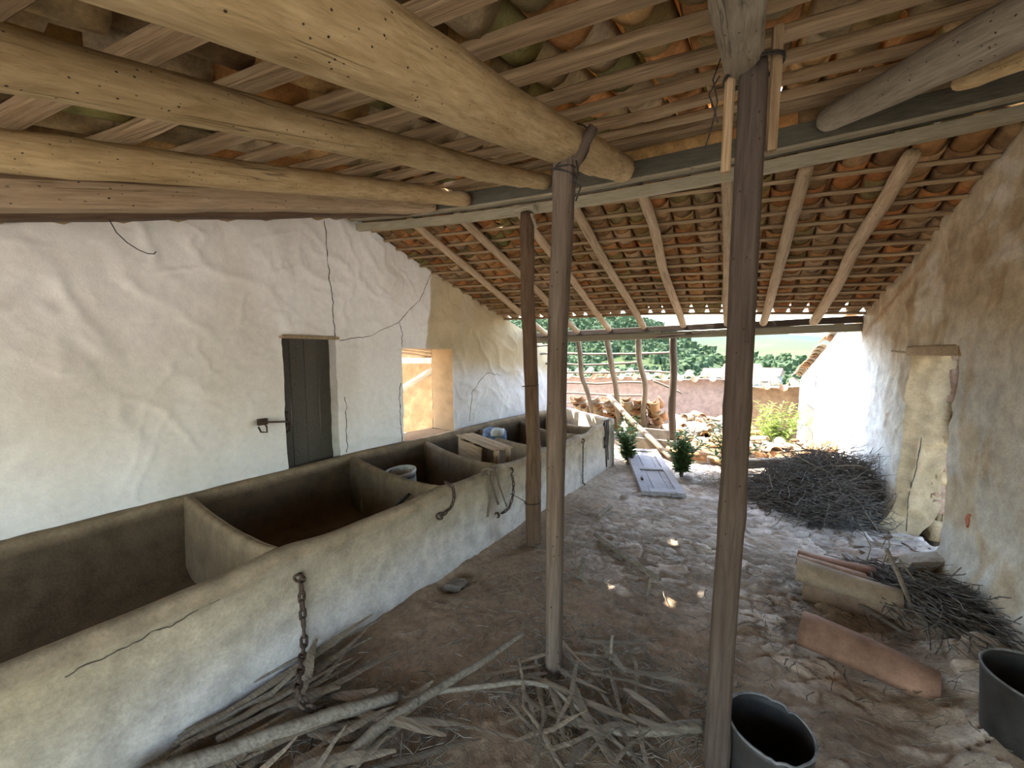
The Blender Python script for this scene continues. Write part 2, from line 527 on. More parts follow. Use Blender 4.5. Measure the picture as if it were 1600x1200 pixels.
# ------------------------------------------------------------------ FLOOR
def build_floor():
    xs = np.arange(-1.98, 1.36, 0.0155); ys = np.arange(-1.6, 6.3, 0.0165)
    X, Y = np.meshgrid(xs, ys)
    wx = X + 0.10 * (fbm(X * 2, Y * 2, 5) - 0.5); wy = Y + 0.10 * (fbm(X * 2 + 9, Y * 2, 6) - 0.5)
    f1, f2, cid, tlt = worley(wx * 6.6 + wy * 1.6, wy * 11.5 - wx * 1.4, 3, True)
    edge = np.clip((f2 - f1) / 0.16, 0, 1) * (0.6 + 0.8 * fbm(X * 18, Y * 18, 13, 2))
    n1 = fbm(X * 1.6, Y * 1.6, 21)
    area = sstep(1.6, 2.9, Y + 1.1 * (n1 - 0.5) + 0.35 * X) * sstep(-1.25, -0.75, X + 0.5 * (n1 - 0.5))
    area = np.maximum(area, 0.40 * sstep(0.5, 1.5, Y) * sstep(-0.3, 0.2, X)) * (0.45 + 0.75 * sstep(0.30, 0.62, fbm(X * 3.1, Y * 3.1, 23)))
    area = area * (1 - 0.8 * sstep(5.2, 6.0, Y + X * 0.3))
    st = edge * area * (0.4 + 0.6 * cid)
    Z = fz(X, Y) + 0.018 * st + 0.045 * np.clip(tlt, -0.4, 0.4) * edge * area + 0.028 * (fbm(X * 3, Y * 3, 31) - 0.5) + 0.026 * (fbm(X * 11, Y * 11, 41, 4) - 0.5) * (1.2 - area * 0.8) + 0.010 * (fbm(X * 30, Y * 30, 43, 2) - 0.5)
    Z -= 0.07 * np.exp(-(((X + 1.60) / 0.10) ** 2 + ((Y - 1.95) / 0.14) ** 2))
    dirt = mix((0.165, 0.118, 0.078), (0.31, 0.24, 0.17), fbm(X * 2.2, Y * 2.2, 51))
    dirt = mix(dirt, (0.36, 0.31, 0.25), 0.8 * sstep(3.3, 4.2, Y) * sstep(-0.2, -0.9, X))
    stone = mix((0.27, 0.23, 0.185), (0.50, 0.45, 0.385), cid)
    stone = mix(stone, (0.42, 0.40, 0.39), 0.5 * sstep(3.0, 5.0, Y))
    c = mix(dirt, stone, np.clip(st * 1.6, 0, 1))
    c = c * (0.66 + 0.6 * fbm(X * 7, Y * 7, 61))[..., None] * np.array((1.24, 1.15, 1.04))
    ny, nx = X.shape
    i = np.arange(ny * nx).reshape(ny, nx)
    q = np.stack([i[:-1, :-1], i[:-1, 1:], i[1:, 1:], i[1:, :-1]], -1).reshape(-1, 4)
    m = MB()
    m.add((np.stack([X, Y, Z], -1).reshape(-1, 3), [tuple(a) for a in q.tolist()]), c.reshape(-1, 3))
    o = m.obj('floor', M['floor'])
    o['kind'] = 'structure'
    # yard beyond the low beam
    xs = np.arange(-6.5, 3.2, 0.05); ys = np.arange(6.2, 11.2, 0.05)
    X, Y = np.meshgrid(xs, ys)
    Z = fz(X, Y) - 0.02 + 0.10 * (fbm(X * 2, Y * 2, 71) - 0.45) * sstep(6.2, 6.8, Y) + 0.05 * (fbm(X * 9, Y * 9, 81) - 0.5)
    c = mix((0.16, 0.115, 0.075), (0.30, 0.235, 0.175), fbm(X * 3, Y * 3, 91, 5))
    ny, nx = X.shape
    i = np.arange(ny * nx).reshape(ny, nx)
    q = np.stack([i[:-1, :-1], i[:-1, 1:], i[1:, 1:], i[1:, :-1]], -1).reshape(-1, 4)
    m = MB()
    m.add((np.stack([X, Y, Z], -1).reshape(-1, 3), [tuple(a) for a in q.tolist()]), c.reshape(-1, 3))
    o = m.obj('ground_yard', M['floor'])
    o['kind'] = 'structure'
    m = MB()
    for (x0, x1, y0, y1) in ((-13, 13, -16, -1.55), (-13, -1.9, -1.55, 11.2), (1.3, 13, -1.55, 11.2)):  # unseen pale court behind added to bounce light; side strips are room floors
        m.add(([(x0, y0, -0.06), (x1, y0, -0.06), (x1, y1, -0.06), (x0, y1, -0.06)], [(0, 1, 2, 3)]), (0.50, 0.44, 0.36))
    o = m.obj('ground_bounce', M['floor'])
    o['kind'] = 'structure'
build_floor()

# ------------------------------------------------------------------ WALLS
def wall(name, path, ztop, zbot, openings, disp, colf, mat, ds=0.028, dz=0.028, thick=0.4, flip=False, back=True):
    P = np.array(path, float)
    seg = np.hypot(*np.diff(P, axis=0).T)
    S = np.concatenate([[0], np.cumsum(seg)])
    s = np.arange(0, S[-1] + ds * 0.5, ds)
    for a, b, c, d in openings:
        for e in (a, b):
            s[np.argmin(abs(s - e))] = e
    zmax = max(ztop(t) for t in s)
    z = np.arange(zbot, zmax + dz, dz)
    for a, b, c, d in openings:
        for e in (c, d):
            if e > zbot: z[np.argmin(abs(z - e))] = e
    px = np.interp(s, S, P[:, 0]); py = np.interp(s, S, P[:, 1])
    tx = np.gradient(px, s); ty = np.gradient(py, s)
    l = np.hypot(tx, ty); tx /= l; ty /= l
    nx, ny = (ty, -tx) if not flip else (-ty, tx)
    top = np.array([ztop(t) for t in s])
    SS, ZZ = np.meshgrid(s, z)
    ZC = np.minimum(ZZ, top[None, :])
    XX = np.repeat(px[None], len(z), 0); YY = np.repeat(py[None], len(z), 0)
    D = disp(SS, ZC, YY)
    X = XX + D * nx[None]; Y = YY + D * ny[None]
    V = np.stack([X, Y, ZC], -1)
    C = colf(SS, ZC, XX, YY)
    m = MB()
    nz, ns = SS.shape
    sc = (s[:-1] + s[1:]) / 2; zc = (z[:-1] + z[1:]) / 2
    SM, ZM = np.meshgrid(sc, zc)
    keep = ZM < (top[None, :-1] + top[None, 1:]) / 2 + dz
    for a, b, c, d in openings:
        keep &= ~((SM > a) & (SM < b) & (ZM > c) & (ZM < d))
    i = np.arange(nz * ns).reshape(nz, ns)
    q = np.stack([i[:-1, :-1], i[:-1, 1:], i[1:, 1:], i[1:, :-1]], -1)[keep]
    if flip: q = q[:, ::-1]
    m.add((V.reshape(-1, 3), [tuple(a) for a in q.tolist()]), C.reshape(-1, 3))
    if back:
        B = np.stack([XX - thick * nx[None], YY - thick * ny[None], ZC], -1)
        qb = q[:, ::-1]
        m.add((B.reshape(-1, 3), [tuple(a) for a in qb.tolist()]), C.reshape(-1, 3))
        # end and top closures, reveals of the openings
        for k in (0, ns - 1):
            m.add(([V[0, k], B[0, k], B[-1, k], V[-1, k]], [(0, 1, 2, 3)]), C[0, k])
        vt = np.concatenate([V[-1], B[-1]])
        m.add((vt, [(k, k + 1, ns + k + 1, ns + k) for k in range(ns - 1)]), C[-1].mean(0))
    return m, s, z, V, C, (nx, ny), S, P

def reveal(m, V, s, z, nrm, op, thick, col, rough=0.012, seed=3, sides='lrtb'):
    a, b, c, d = op
    ia, ib = np.argmin(abs(s - a)), np.argmin(abs(s - b))
    ic = np.argmin(abs(z - c)); id_ = np.argmin(abs(z - d))
    nx, ny = nrm
    K = 10
    def strip(edge, k_n, seed):
        edge = np.asarray(edge)
        n = len(edge)
        t = np.linspace(0, 1, K)
        pts = edge[:, None, :] + t[None, :, None] * np.array([-thick * nx[k_n], -thick * ny[k_n], 0])[None, None, :]
        e = (fbm(np.arange(n)[:, None] * 0.14 + seed, t[None] * 3, seed) - 0.5) * 2 * rough * np.sin(np.pi * np.clip(t, 0, .9))[None]
        pts[..., 1] += e; pts[..., 2] += e * 0.3
        i = np.arange(n * K).reshape(n, K)
        q = np.stack([i[:-1, :-1], i[:-1, 1:], i[1:, 1:], i[1:, :-1]], -1).reshape(-1, 4)
        cc = np.asarray(col)[None] * (0.8 + 0.4 * fbm(np.arange(n)[:, None] * 0.2, t[None] * 4 + seed, seed + 3)).reshape(-1, 1)
        m.add((pts.reshape(-1, 3), [tuple(x) for x in q.tolist()]), cc)
    if 'l' in sides: strip(V[ic:id_ + 1, ia], ia, seed)
    if 'r' in sides: strip(V[ic:id_ + 1, ib], ib, seed + 1)
    if 't' in sides: strip(V[id_, ia:ib + 1], ia, seed + 2)
    if 'b' in sides and c > z[0] + 0.05: strip(V[ic, ia:ib + 1], ia, seed + 3)

def crack_or_shade(name, pts, parent, nrm, r=0.004, seed=0):
    P = np.array(pts, float)
    n = 40
    t = np.linspace(0, len(P) - 1, n * (len(P) - 1))
    Q = np.stack([np.interp(t, np.arange(len(P)), P[:, k]) for k in range(3)], 1)
    j = 0.035 * (fbm(t * 4, seed, seed, 4) - 0.5)
    Q[:, 1] += j
    if nrm == 'left':
        ss = np.interp(Q[:, 1], [p[1] for p in LPATH], LS)
        Q[:, 0] = np.interp(Q[:, 1], [p[1] for p in LPATH], [p[0] for p in LPATH]) + plaster_disp(ss, Q[:, 2], Q[:, 1]) + 0.001
    Q[:, 2] += 0.035 * (fbm(t * 4, seed + 9, seed, 4) - 0.5)
    m = MB()
    m.add(tube(Q, r * (0.5 + fbm(t * 6, 1, seed)), 5, cap=True))
    return m.obj(name, M['crack_or_shade'], parent)

LPATH = [(-3.34, -2.5), (-3.33, 2.6), (-3.29, 3.4), (-2.95, 5.65), (-2.86, 6.35)]
LS = np.concatenate([[0], np.cumsum(np.hypot(*np.diff(np.array(LPATH), axis=0).T))])
def l_y(s): return np.interp(s, LS, [p[1] for p in LPATH])
def l_s(y): return float(np.interp(y, [p[1] for p in LPATH], LS))
def l_x(y): return float(np.interp(y, [p[1] for p in LPATH], [p[0] for p in LPATH]))
def l_top(s):
    y = float(l_y(s))
    if y < 2.55: return float(zn(y)) + 0.03
    if y < 5.6: return float(zf(-3.2, y)) + 0.035
    return 1.83 - (y - 5.6) * 0.33

def plaster_disp(S, Z, Y):
    d = 0.028 * (fbm(S * 0.9, Z * 0.9, 3, 3) - 0.5)
    wx = S * 4 + 1.6 * fbm(S * 2.2, Z * 2.2, 8, 3); wz = Z * 4 + 1.6 * fbm(S * 2.2 + 30, Z * 2.2, 9, 3)
    r = 1 - np.abs(2 * vn(wx + wz * 0.5, wz * 0.8, 12) - 1)
    d = d + 0.012 * np.maximum(r - 0.55, 0) / 0.45
    # ridges left by the trowel: thin, broken, leaning every way
    for k, (a, fs, am) in enumerate(((0.5, 4.0, 0.010), (-0.7, 5.5, 0.009), (1.2, 7.0, 0.0065), (2.4, 9.0, 0.005))):
        u = (S * math.cos(a) + Z * math.sin(a)); w = (-S * math.sin(a) + Z * math.cos(a))
        u = u + 0.10 * (fbm(S * 5, Z * 5, 60 + k, 3) - 0.5); w = w + 0.12 * (fbm(S * 5 + 9, Z * 5, 70 + k, 3) - 0.5)
        n = np.abs(2 * vn(u * fs * 0.45, w * fs, 80 + k) - 1)
        g = sstep(0.53, 0.70, fbm(S * 3.2 + k * 5, Z * 3.2, 90 + k, 3))
        d = d + am * g * np.maximum(0, 1 - n / 0.16)
    d = d + 0.006 * (fbm(S * 8, Z * 8, 14, 2) - 0.5)
    return d

def lcol(S, Z, X, Y):
    base = mix((0.66, 0.64, 0.585), (0.76, 0.745, 0.70), fbm(S * 1.6, Z * 1.6, 33))
    old = mix((0.34, 0.265, 0.15), (0.50, 0.41, 0.26), fbm(S * 3, Z * 3, 34))
    low = mix((0.40, 0.385, 0.36), (0.62, 0.60, 0.565), fbm(S * 5, Z * 5, 35, 5))
    edge = 3.62 + 0.05 * (fbm(Z * 4, S, 36) - 0.5) - 0.10 * sstep(2.3, 1.6, Z)
    t = sstep(edge - 0.015, edge + 0.015, Y) * sstep(1.25, 1.60, Z + 0.25 * (fbm(S * 3, Z * 3, 37) - 0.5) + 0.10 * (Y - 3.6))
    c = mix(base, low, sstep(3.9, 4.0, Y) * 0.9)
    c = mix(c, old, t)
    c = mix(c, (0.50, 0.44, 0.34), 0.35 * sstep(0.55, 0.85, fbm(S * 2.5 + 3, Z * 0.8, 38)))
    return c

ldoor = (l_s(1.84), l_s(2.35), 0.30, 1.67)
lwin = (l_s(3.16), l_s(3.95), 0.50, 1.59)
m, s, z, V, C, nrm, S_, P_ = wall('wall_left', LPATH, l_top, -0.1, [ldoor, lwin], plaster_disp, lcol, M['wall'], ds=0.016, dz=0.016, thick=0.42)
reveal(m, V, s, z, nrm, ldoor, 0.42, (0.52, 0.50, 0.45))
reveal(m, V, s, z, nrm, lwin, 0.42, (0.26, 0.165, 0.085))
wl = m.obj('wall_left', M['wall'])
wl['kind'] = 'structure'
crack_or_shade('crack_or_shade', [(-3.315, 2.28, 2.75), (-3.315, 2.30, 2.3), (-3.315, 2.33, 1.95), (-3.315, 2.35, 1.68)], wl, 'left', 0.0035, 1)
crack_or_shade('crack_or_shade', [(-3.315, 2.40, 1.66), (-3.315, 2.75, 1.72), (-3.30, 3.13, 1.88), (-3.26, 3.45, 2.18), (-3.25, 3.62, 2.50)], wl, 'left', 0.0032, 2)
crack_or_shade('crack_or_shade', [(-3.30, 3.13, 1.88), (-3.29, 3.17, 1.75), (-3.29, 3.16, 1.6)], wl, 'left', 0.003, 3)
crack_or_shade('crack_or_shade', [(-3.30, 3.13, 1.2), (-3.30, 3.10, 0.95), (-3.30, 3.14, 0.5)], wl, 'left', 0.004, 4)
crack_or_shade('crack_or_shade', [(-3.315, 2.43, 1.1), (-3.315, 2.44, 0.8), (-3.315, 2.43, 0.55)], wl, 'left', 0.003, 5)
crack_or_shade('crack_or_shade', [(-3.02, 4.9, 1.2), (-3.06, 4.6, 1.25), (-3.10, 4.3, 1.0), (-3.12, 4.25, 0.6)], wl, 'left', 0.003, 6)

# right wall
RPATH = [(1.24, -0.4), (1.24, 1.3), (1.22, 3.2), (1.20, 4.9), (1.16, 6.25)]
RS = np.concatenate([[0], np.cumsum(np.hypot(*np.diff(np.array(RPATH), axis=0).T))])
def r_s(y): return float(np.interp(y, [p[1] for p in RPATH], RS))
def r_y(s): return float(np.interp(s, RS, [p[1] for p in RPATH]))
def r_top(s):
    y = r_y(s)
    if y < 3.1: return float(zn(min(y, 2.9))) + 0.06
    if y < 5.6: return float(zf(1.2, y)) + 0.035
    return 1.93 - (y - 5.6) * 0.10
def rdisp(S, Z, Y):
    d = 0.05 * (fbm(S * 1.1, Z * 1.1, 103, 3) - 0.5)
    wx = S * 3 + 1.4 * fbm(S * 2, Z * 2, 108, 3); wz = Z * 3 + 1.4 * fbm(S * 2 + 30, Z * 2, 109, 3)
    r = 1 - np.abs(2 * vn(wx - wz * 0.6, wz * 0.8, 112) - 1)
    d = d + 0.016 * np.maximum(r - 0.5, 0) / 0.5 + 0.016 * (fbm(S * 8, Z * 8, 114, 4) - 0.5)
    for k, (a, fs, am) in enumerate(((0.9, 4.5, 0.012), (-0.5, 6.0, 0.010), (1.7, 7.5, 0.008))):
        u = (S * math.cos(a) + Z * math.sin(a)); w = (-S * math.sin(a) + Z * math.cos(a))
        u = u + 0.10 * (fbm(S * 5, Z * 5, 160 + k, 3) - 0.5); w = w + 0.12 * (fbm(S * 5 + 9, Z * 5, 170 + k, 3) - 0.5)
        n = np.abs(2 * vn(u * fs * 0.45, w * fs, 180 + k) - 1)
        d = d + am * sstep(0.46, 0.64, fbm(S * 3.2 + k * 5, Z * 3.2, 190 + k, 3)) * np.maximum(0, 1 - n / 0.2)
    d = d + 0.10 * sstep(0.42, 0.12, Z + 0.12 * fbm(S * 3, Z, 9)) * sstep(4.8, 4.2, Y)
    return d
def rcol(S, Z, X, Y):
    base = mix((0.31, 0.28, 0.235), (0.52, 0.48, 0.41), fbm(S * 2.4, Z * 2.4, 133, 5))
    tan = mix((0.33, 0.23, 0.12), (0.50, 0.40, 0.26), fbm(S * 2.5, Z * 2.5, 134, 5))
    wear = fbm(S * 7 + 1.5 * fbm(S * 3, Z * 3, 150), Z * 3.2, 151, 5)
    base = mix(base, (0.36, 0.27, 0.165), sstep(0.50, 0.68, wear) * 0.7)
    tan = mix(tan, (0.26, 0.165, 0.08), sstep(0.52, 0.70, wear) * 0.7)
    tan = mix(tan, (0.56, 0.50, 0.40), sstep(0.55, 0.75, fbm(S * 3.3, Z * 5.5, 152, 5)) * 0.8)
    t = sstep(1.35, 1.95, Z + 0.7 * (fbm(S * 1.8, Z * 1.8, 135) - 0.5))
    c = mix(base, tan, t * 0.85)
    band = np.abs(Z - (1.95 - 0.42 * (Y - 4.9)) - 0.06 * (fbm(S * 4, Z * 4, 136) - 0.5))
    c = mix(c, (0.30, 0.17, 0.07), 0.75 * np.exp(-(band / 0.035) ** 2) * sstep(3.9, 4.3, Y))
    white = mix((0.60, 0.59, 0.57), (0.76, 0.76, 0.75), fbm(S * 4, Z * 3, 137))
    c = mix(c, white, sstep(4.1, 5.2, Y + 0.4 * (fbm(S * 3, Z * 3, 138) - 0.5) - 0.4 * sstep(1.2, 1.9, Z)) * (1 - t) * 0.9)
    c = mix(c, (0.25, 0.19, 0.13), 0.9 * sstep(0.42, 0.16, Z + 0.15 * fbm(S * 5, Z * 5, 139)) * sstep(4.6, 4.0, Y))
    return c
rdoor = (r_s(3.49), r_s(4.27), -0.10, 1.55)
m, s, z, V, C, nrm, S_, P_ = wall('wall_right', RPATH, r_top, -0.15, [rdoor], rdisp, rcol, M['wallrough'], ds=0.018, dz=0.018, thick=0.26, flip=True)
reveal(m, V, s, z, nrm, rdoor, 0.26, (0.27, 0.205, 0.12), 0.04)
wr = m.obj('wall_right', M['wallrough'])
wr['kind'] = 'structure'
crack_or_shade('crack_or_shade', [(1.26, 4.245, 0.08), (1.255, 4.245, 0.35), (1.285, 4.245, 0.62), (1.30, 4.245, 0.86)], wr, 0, 0.004, 9)

# ------------------------------------------------------------------ DOORS
def door_left():
    o = empty('door_1', (-3.47, 2.10, 0.30), 'closed dark plank door set into the white plaster wall above the trough', 'door', kind='structure')
    m = MB()
    for k in range(4):
        y0 = 1.83 + k * 0.135
        m.add(xform(bevbox(1.36, 0.133, 0.03, 0.005, 8, 0.002, k + 3), Matrix.Translation((-3.46 + 0.003 * (k % 2), y0 + 0.066, 0.32)) @ Matrix(((0, 0, 1, 0), (0, 1, 0, 0), (1, 0, 0, 0), (0, 0, 0, 1)))))
    m.obj('plank_panel', M['door'], o, smooth=False)
    m = MB()
    m.add(box(-3.315, 2.09, 1.675, 0.06, 0.54, 0.018))
    m.add(xform(bevbox(0.52, 0.03, 0.02, 0.004, 6, 0.004, 4), Matrix.Translation((-3.305, 1.84, 1.685)) @ Matrix.Rotation(math.pi / 2, 4, 'Z')))
    m.obj('lintel', M['rafter'], o, smooth=False)
    h = MB()
    h.add(tube([(-3.34, 1.62, 0.98), (-3.27, 1.64, 0.985), (-3.26, 1.72, 0.975), (-3.30, 1.84, 0.955), (-3.42, 1.90, 0.945)], 0.008, 8))
    h.add(tube([(-3.30, 1.645, 0.985), (-3.262, 1.65, 0.95), (-3.268, 1.655, 0.90), (-3.29, 1.62, 0.905), (-3.285, 1.60, 0.95)], 0.007, 8))
    h.add(box(-3.30, 1.64, 0.985, 0.03, 0.07, 0.05))
    h.add(box(-3.44, 1.90, 0.96, 0.02, 0.045, 0.13))
    h.add(tube([(-3.43, 1.88, 0.93), (-3.405, 1.91, 0.93), (-3.405, 1.915, 0.86), (-3.43, 1.90, 0.84)], 0.008, 8))
    h.obj('latch', M['rust'], o)
door_left()

def lintel_right():
    o = empty('door_2', (1.24, 3.86, 0.05), 'open doorway with worn wooden lintel and crumbling jamb in the right wall', 'doorway', kind='structure')
    m = MB()
    m.add(xform(bevbox(0.84, 0.12, 0.075, 0.012, 10, 0.010, 6), Matrix.Translation((1.244, 3.47, 1.565)) @ Matrix.Rotation(math.pi / 2, 4, 'Z')))
    m.add(tube([(1.20, 4.20, 1.545), (1.19, 4.5, 1.55), (1.18, 4.62, 1.56)], 0.008, 7))
    m.obj('lintel', M['batten'], o, smooth=False)
    # crumbling rubble edge of the far jamb
    m = MB()
    rg = np.random.default_rng(5)
    zz = 0.02
    while zz < 1.5:
        h = rg.uniform(0.06, 0.22)
        w = rg.uniform(0.07, 0.16) + 0.06 * (zz < 0.6)
        v, f = stone_shape(w, 0.16, h, int(zz * 100) + 7)
        tone = rg.uniform(0.8, 1.15)
        c = np.array((0.30, 0.22, 0.12)) if rg.random() < 0.6 else np.array((0.27, 0.18, 0.12))
        m.add((v + np.array((1.475 + rg.normal(0, 0.02), 4.35, zz + h / 2)), f), c * tone)
        zz += h * 0.72
    m.obj('rubble_jamb', M['stone'], o)

def stone_shape(sx, sy, sz, seed, ang=False):
    """rounded irregular block from a subdivided cube"""
    v = []; idx = {}
    f = []
    def vid(p):
        k = tuple(np.round(p, 4))
        if k not in idx:
            idx[k] = len(v); v.append(p)
        return idx[k]
    g = np.linspace(-1, 1, 5)
    for ax in range(3):
        for sg in (-1, 1):
            for i in range(4):
                for j in range(4):
                    q = []
                    for a, b in ((i, j), (i + 1, j), (i + 1, j + 1), (i, j + 1)):
                        p = [0, 0, 0]
                        p[ax] = sg; p[(ax + 1) % 3] = g[a]; p[(ax + 2) % 3] = g[b]
                        q.append(vid(p))
                    f.append(tuple(q if sg > 0 else q[::-1]))
    p = np.array(v, float)
    nrm = p / np.linalg.norm(p, axis=1)[:, None]
    p = p * 0.62 + nrm * 0.42 if not ang else p * 0.86 + nrm * 0.14
    e = fbm(p[:, 0] * 1.2 + seed, p[:, 1] * 1.2 + p[:, 2] * 1.5 + seed * 0.7, seed, 3)
    p = p * (0.78 + 0.45 * e)[:, None]
    return p * np.array((sx, sy, sz)) / 2, f
lintel_right()

# ------------------------------------------------------------------ ROOF COVERINGS
TONES = [((0.54, 0.26, 0.09), 4), ((0.54, 0.33, 0.13), 5), ((0.50, 0.36, 0.18), 4), ((0.29, 0.18, 0.085), 3), ((0.40, 0.29, 0.15), 4), ((0.33, 0.29, 0.10), 2), ((0.54, 0.42, 0.25), 3)]
def tone(rg):
    w = np.array([b for a, b in TONES], float)
    return np.array(TONES[rg.choice(len(TONES), p=w / w.sum())][0]) * rg.uniform(0.7, 1.2)

HOLES = [((-0.66, 2.42), 0.026), ((-0.30, 2.45), 0.026), ((-0.18, 2.62), 0.026), ((-0.38, 3.23), 0.026), ((-0.57, 3.18), 0.028)]

def roof(name, xs0, xs1, pitch, rows, expo, L, side, r_in, seed):
    rg = np.random.default_rng(seed)
    m = MB()
    ncol = int((xs1 - xs0) / pitch) + 1
    sd = np.array(SUN_DIR)
    def surf(x, t):
        if side < 0:
            y = float(ridge_y(x)) + 0.06 - t * 0.957
            return np.array((x - 0.0 * t, y, float(zn(y)) + 0.035))
        y = float(ridge_y(x)) + 0.03 + t * 0.952
        return np.array((x, y, float(zf(x, y)) + 0.035))
    for i in range(ncol):
        xc = xs0 + i * pitch
        for j in range(0, rows):
            for cover in (0, 1):
                x = xc + (pitch / 2 if cover else 0) + rg.normal(0, 0.006)
                t0 = j * expo + rg.normal(0, 0.012) + (0.03 if cover else 0)
                a = surf(x, t0); b = surf(x + rg.normal(0, 0.006), t0 + L)
                v, f = tilev(L, 0.070, 0.082, 0.012, 6, 4, 160) if cover else tilev(L, 0.082, 0.070, 0.012, 6, 4, 160)
                d = b - a
                R = np.array(frame_x(d))
                if not cover: v = v * np.array((1, -1, -1)); 
                lift = (0.082 if not cover else 0.085) + rg.normal(0, 0.003)
                v[:, 2] += lift + 0.016 * (v[:, 0] / L)
                if not cover: v[:, 2] += 0.0
                w = v @ R.T + a
                if w[:, 0].max() < -3.62 or w[:, 0].min() > 1.42: continue
                # broken corners where daylight comes through
                keep = np.ones(len(f), bool)
                fc = np.array([w[list(q)].mean(0) for q in f])
                for (hx, hy), hr in HOLES:
                    p = np.array((hx, hy, float(fz(hx, hy))))
                    rel = fc - p
                    al = rel @ sd
                    dist = np.linalg.norm(rel - al[:, None] * sd, axis=1)
                    keep &= dist > hr + 0.022
                ff = [q for q, k in zip(f, keep) if k]
                if not ff: continue
                c = tone(rg)
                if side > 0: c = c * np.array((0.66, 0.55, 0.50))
                cc = np.tile(c, (len(w), 1))
                if rg.random() < 0.12: cc = cc * 0.6 + np.array((0.075, 0.085, 0.025)) * 0.6
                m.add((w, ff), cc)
    if side < 0:
        for k in range(15):
            x = -3.5 + k * 0.34
            v, f = tilev(0.42, 0.185, 0.165, 0.014, 10, 4, 190)
            y = float(ridge_y(x + 0.2)) + 0.08
            v[:, 2] *= max(0.9, (float(zn(y)) + 0.19 - 2.84) / 0.185)
            R = np.array(frame_x((1, 0.11, 0)))
            v[:, 2] += 0.018 * (v[:, 0] / 0.42)
            m.add((v @ R.T + np.array((x, y, 2.84 + rg.normal(0, .006))), f), tone(rg))
    o = m.obj(name, M['tile'])
    o['kind'] = 'structure'
    return o
roof('roof_near', -3.55, 1.40, 0.172, 19, 0.27, 0.44, -1, 0, 11)
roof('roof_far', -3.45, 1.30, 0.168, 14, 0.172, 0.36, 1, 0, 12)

ORD = ['first', 'second', 'third', 'fourth', 'fifth', 'sixth', 'seventh', 'eighth', 'ninth', 'tenth', 'eleventh', 'twelfth', 'thirteenth', 'fourteenth', 'fifteenth', 'sixteenth', 'seventeenth', 'eighteenth']

# battens of the near slope: c is where each one crosses x = 0
for k, c in enumerate([2.80, 2.62, 2.40, 2.12, 1.83, 1.56, 1.30, 1.06, 0.83, 0.60, 0.38, 0.15, -0.10, -0.35, -0.62, -0.9, -1.2]):
    sk = 0.20 if k > 1 else 0.13
    p0 = (-3.35, c - sk * 3.35, float(zn(c - sk * 3.35)) + 0.016)
    p1 = (1.24, c + sk * 1.24, float(zn(min(c + sk * 1.24, 3.02))) + 0.016)
    beam('roof_batten', p0, p1, 0.058, 0.030, M['batten'], '%s rough batten down from the ridge under the near tile slope' % ORD[k], 'batten', 'battens of the near roof slope', 0.008, k + 5)
for k in range(14):
    a0 = 0.20 + k * 0.166
    p = []
    for x in (-3.33, -1.0, 1.2):
        y = float(ridge_y(x)) * 1.0 + a0
        y = y + (5.45 - 2.9 - (float(ridge_y(x)) - 2.9) * 0.4 - 2.45) * 0
        p.append((x, y, float(zf(x, y)) + 0.014))
    m = MB()
    xs = np.linspace(-3.36, 1.22, 40)
    ys = ridge_y(xs) + a0 + 0.012 * (fbm(xs * 1.5, xs * 0 + k, 9) - 0.5)
    zs = zf(xs, ys) + 0.014 + 0.012 * (fbm(xs * 1.2, xs * 0 + k, 19) - 0.5)
    v, f = tube(np.stack([xs, ys, zs], 1), 0.022, 4, flat=0.75, twist=0)
    c0 = np.array(v)
    m.add((c0 - np.array((-3.36, ys[0], zs[0])), f))
    o = m.obj('roof_batten', M['batten'], smooth=False)
    o.location = (-3.36, ys[0], zs[0])
    tag(o, '%s thin batten down from the ridge under the far tile slope' % ORD[k], 'batten', 'battens of the far roof slope')

# ------------------------------------------------------------------ RIDGE BEAM
def ridge():
    o = empty('ridge_beam', (-1.0, 2.85, 2.7), 'long doubled ridge beam of greenish sawn timber carried by the posts', 'beam', kind='thing')
    pts = [(-3.40, 2.60, 2.80), (-1.5, 2.77, 2.705), (0.35, 2.97, 2.70), (1.30, 3.10, 2.80)]
    P = np.array(pts)
    xs = np.linspace(-3.4, 1.3, 48)
    ys = np.interp(xs, P[:, 0], P[:, 1]); 
    zs = np.polyval(np.polyfit(P[:, 0], P[:, 2], 2), xs)
    def strip(y0, y1, z0, z1, seed):
        m = MB()
        v = []
        for k in range(len(xs)):
            w = 0.004 * (fbm(xs[k] * 5, seed, seed, 2) - 0.5)
            for (a, b) in ((y0, z0), (y1, z0), (y1, z1), (y0, z1)):
                v.append((xs[k], ys[k] + a + w, zs[k] + b + w))
        f = []
        for k in range(len(xs) - 1):
            for q in range(4):
                q2 = (q + 1) % 4
                f.append((k * 4 + q, (k + 1) * 4 + q, (k + 1) * 4 + q2, k * 4 + q2))
        f += [(0, 1, 2, 3), tuple((len(xs) - 1) * 4 + q for q in (3, 2, 1, 0))]
        m.add((v, f))
        return m
    strip(-0.07, 0.05, 0.052, 0.165, 1).obj('upper_timber', M['sawn'], o, smooth=False)
    strip(-0.073, -0.028, 0.034, 0.051, 2).obj('pale_batten', M['sawnpale'], o, smooth=False)
    strip(0.005, 0.045, -0.045, 0.026, 3).obj('lower_board', M['sawnpale'], o, smooth=False)
ridge()

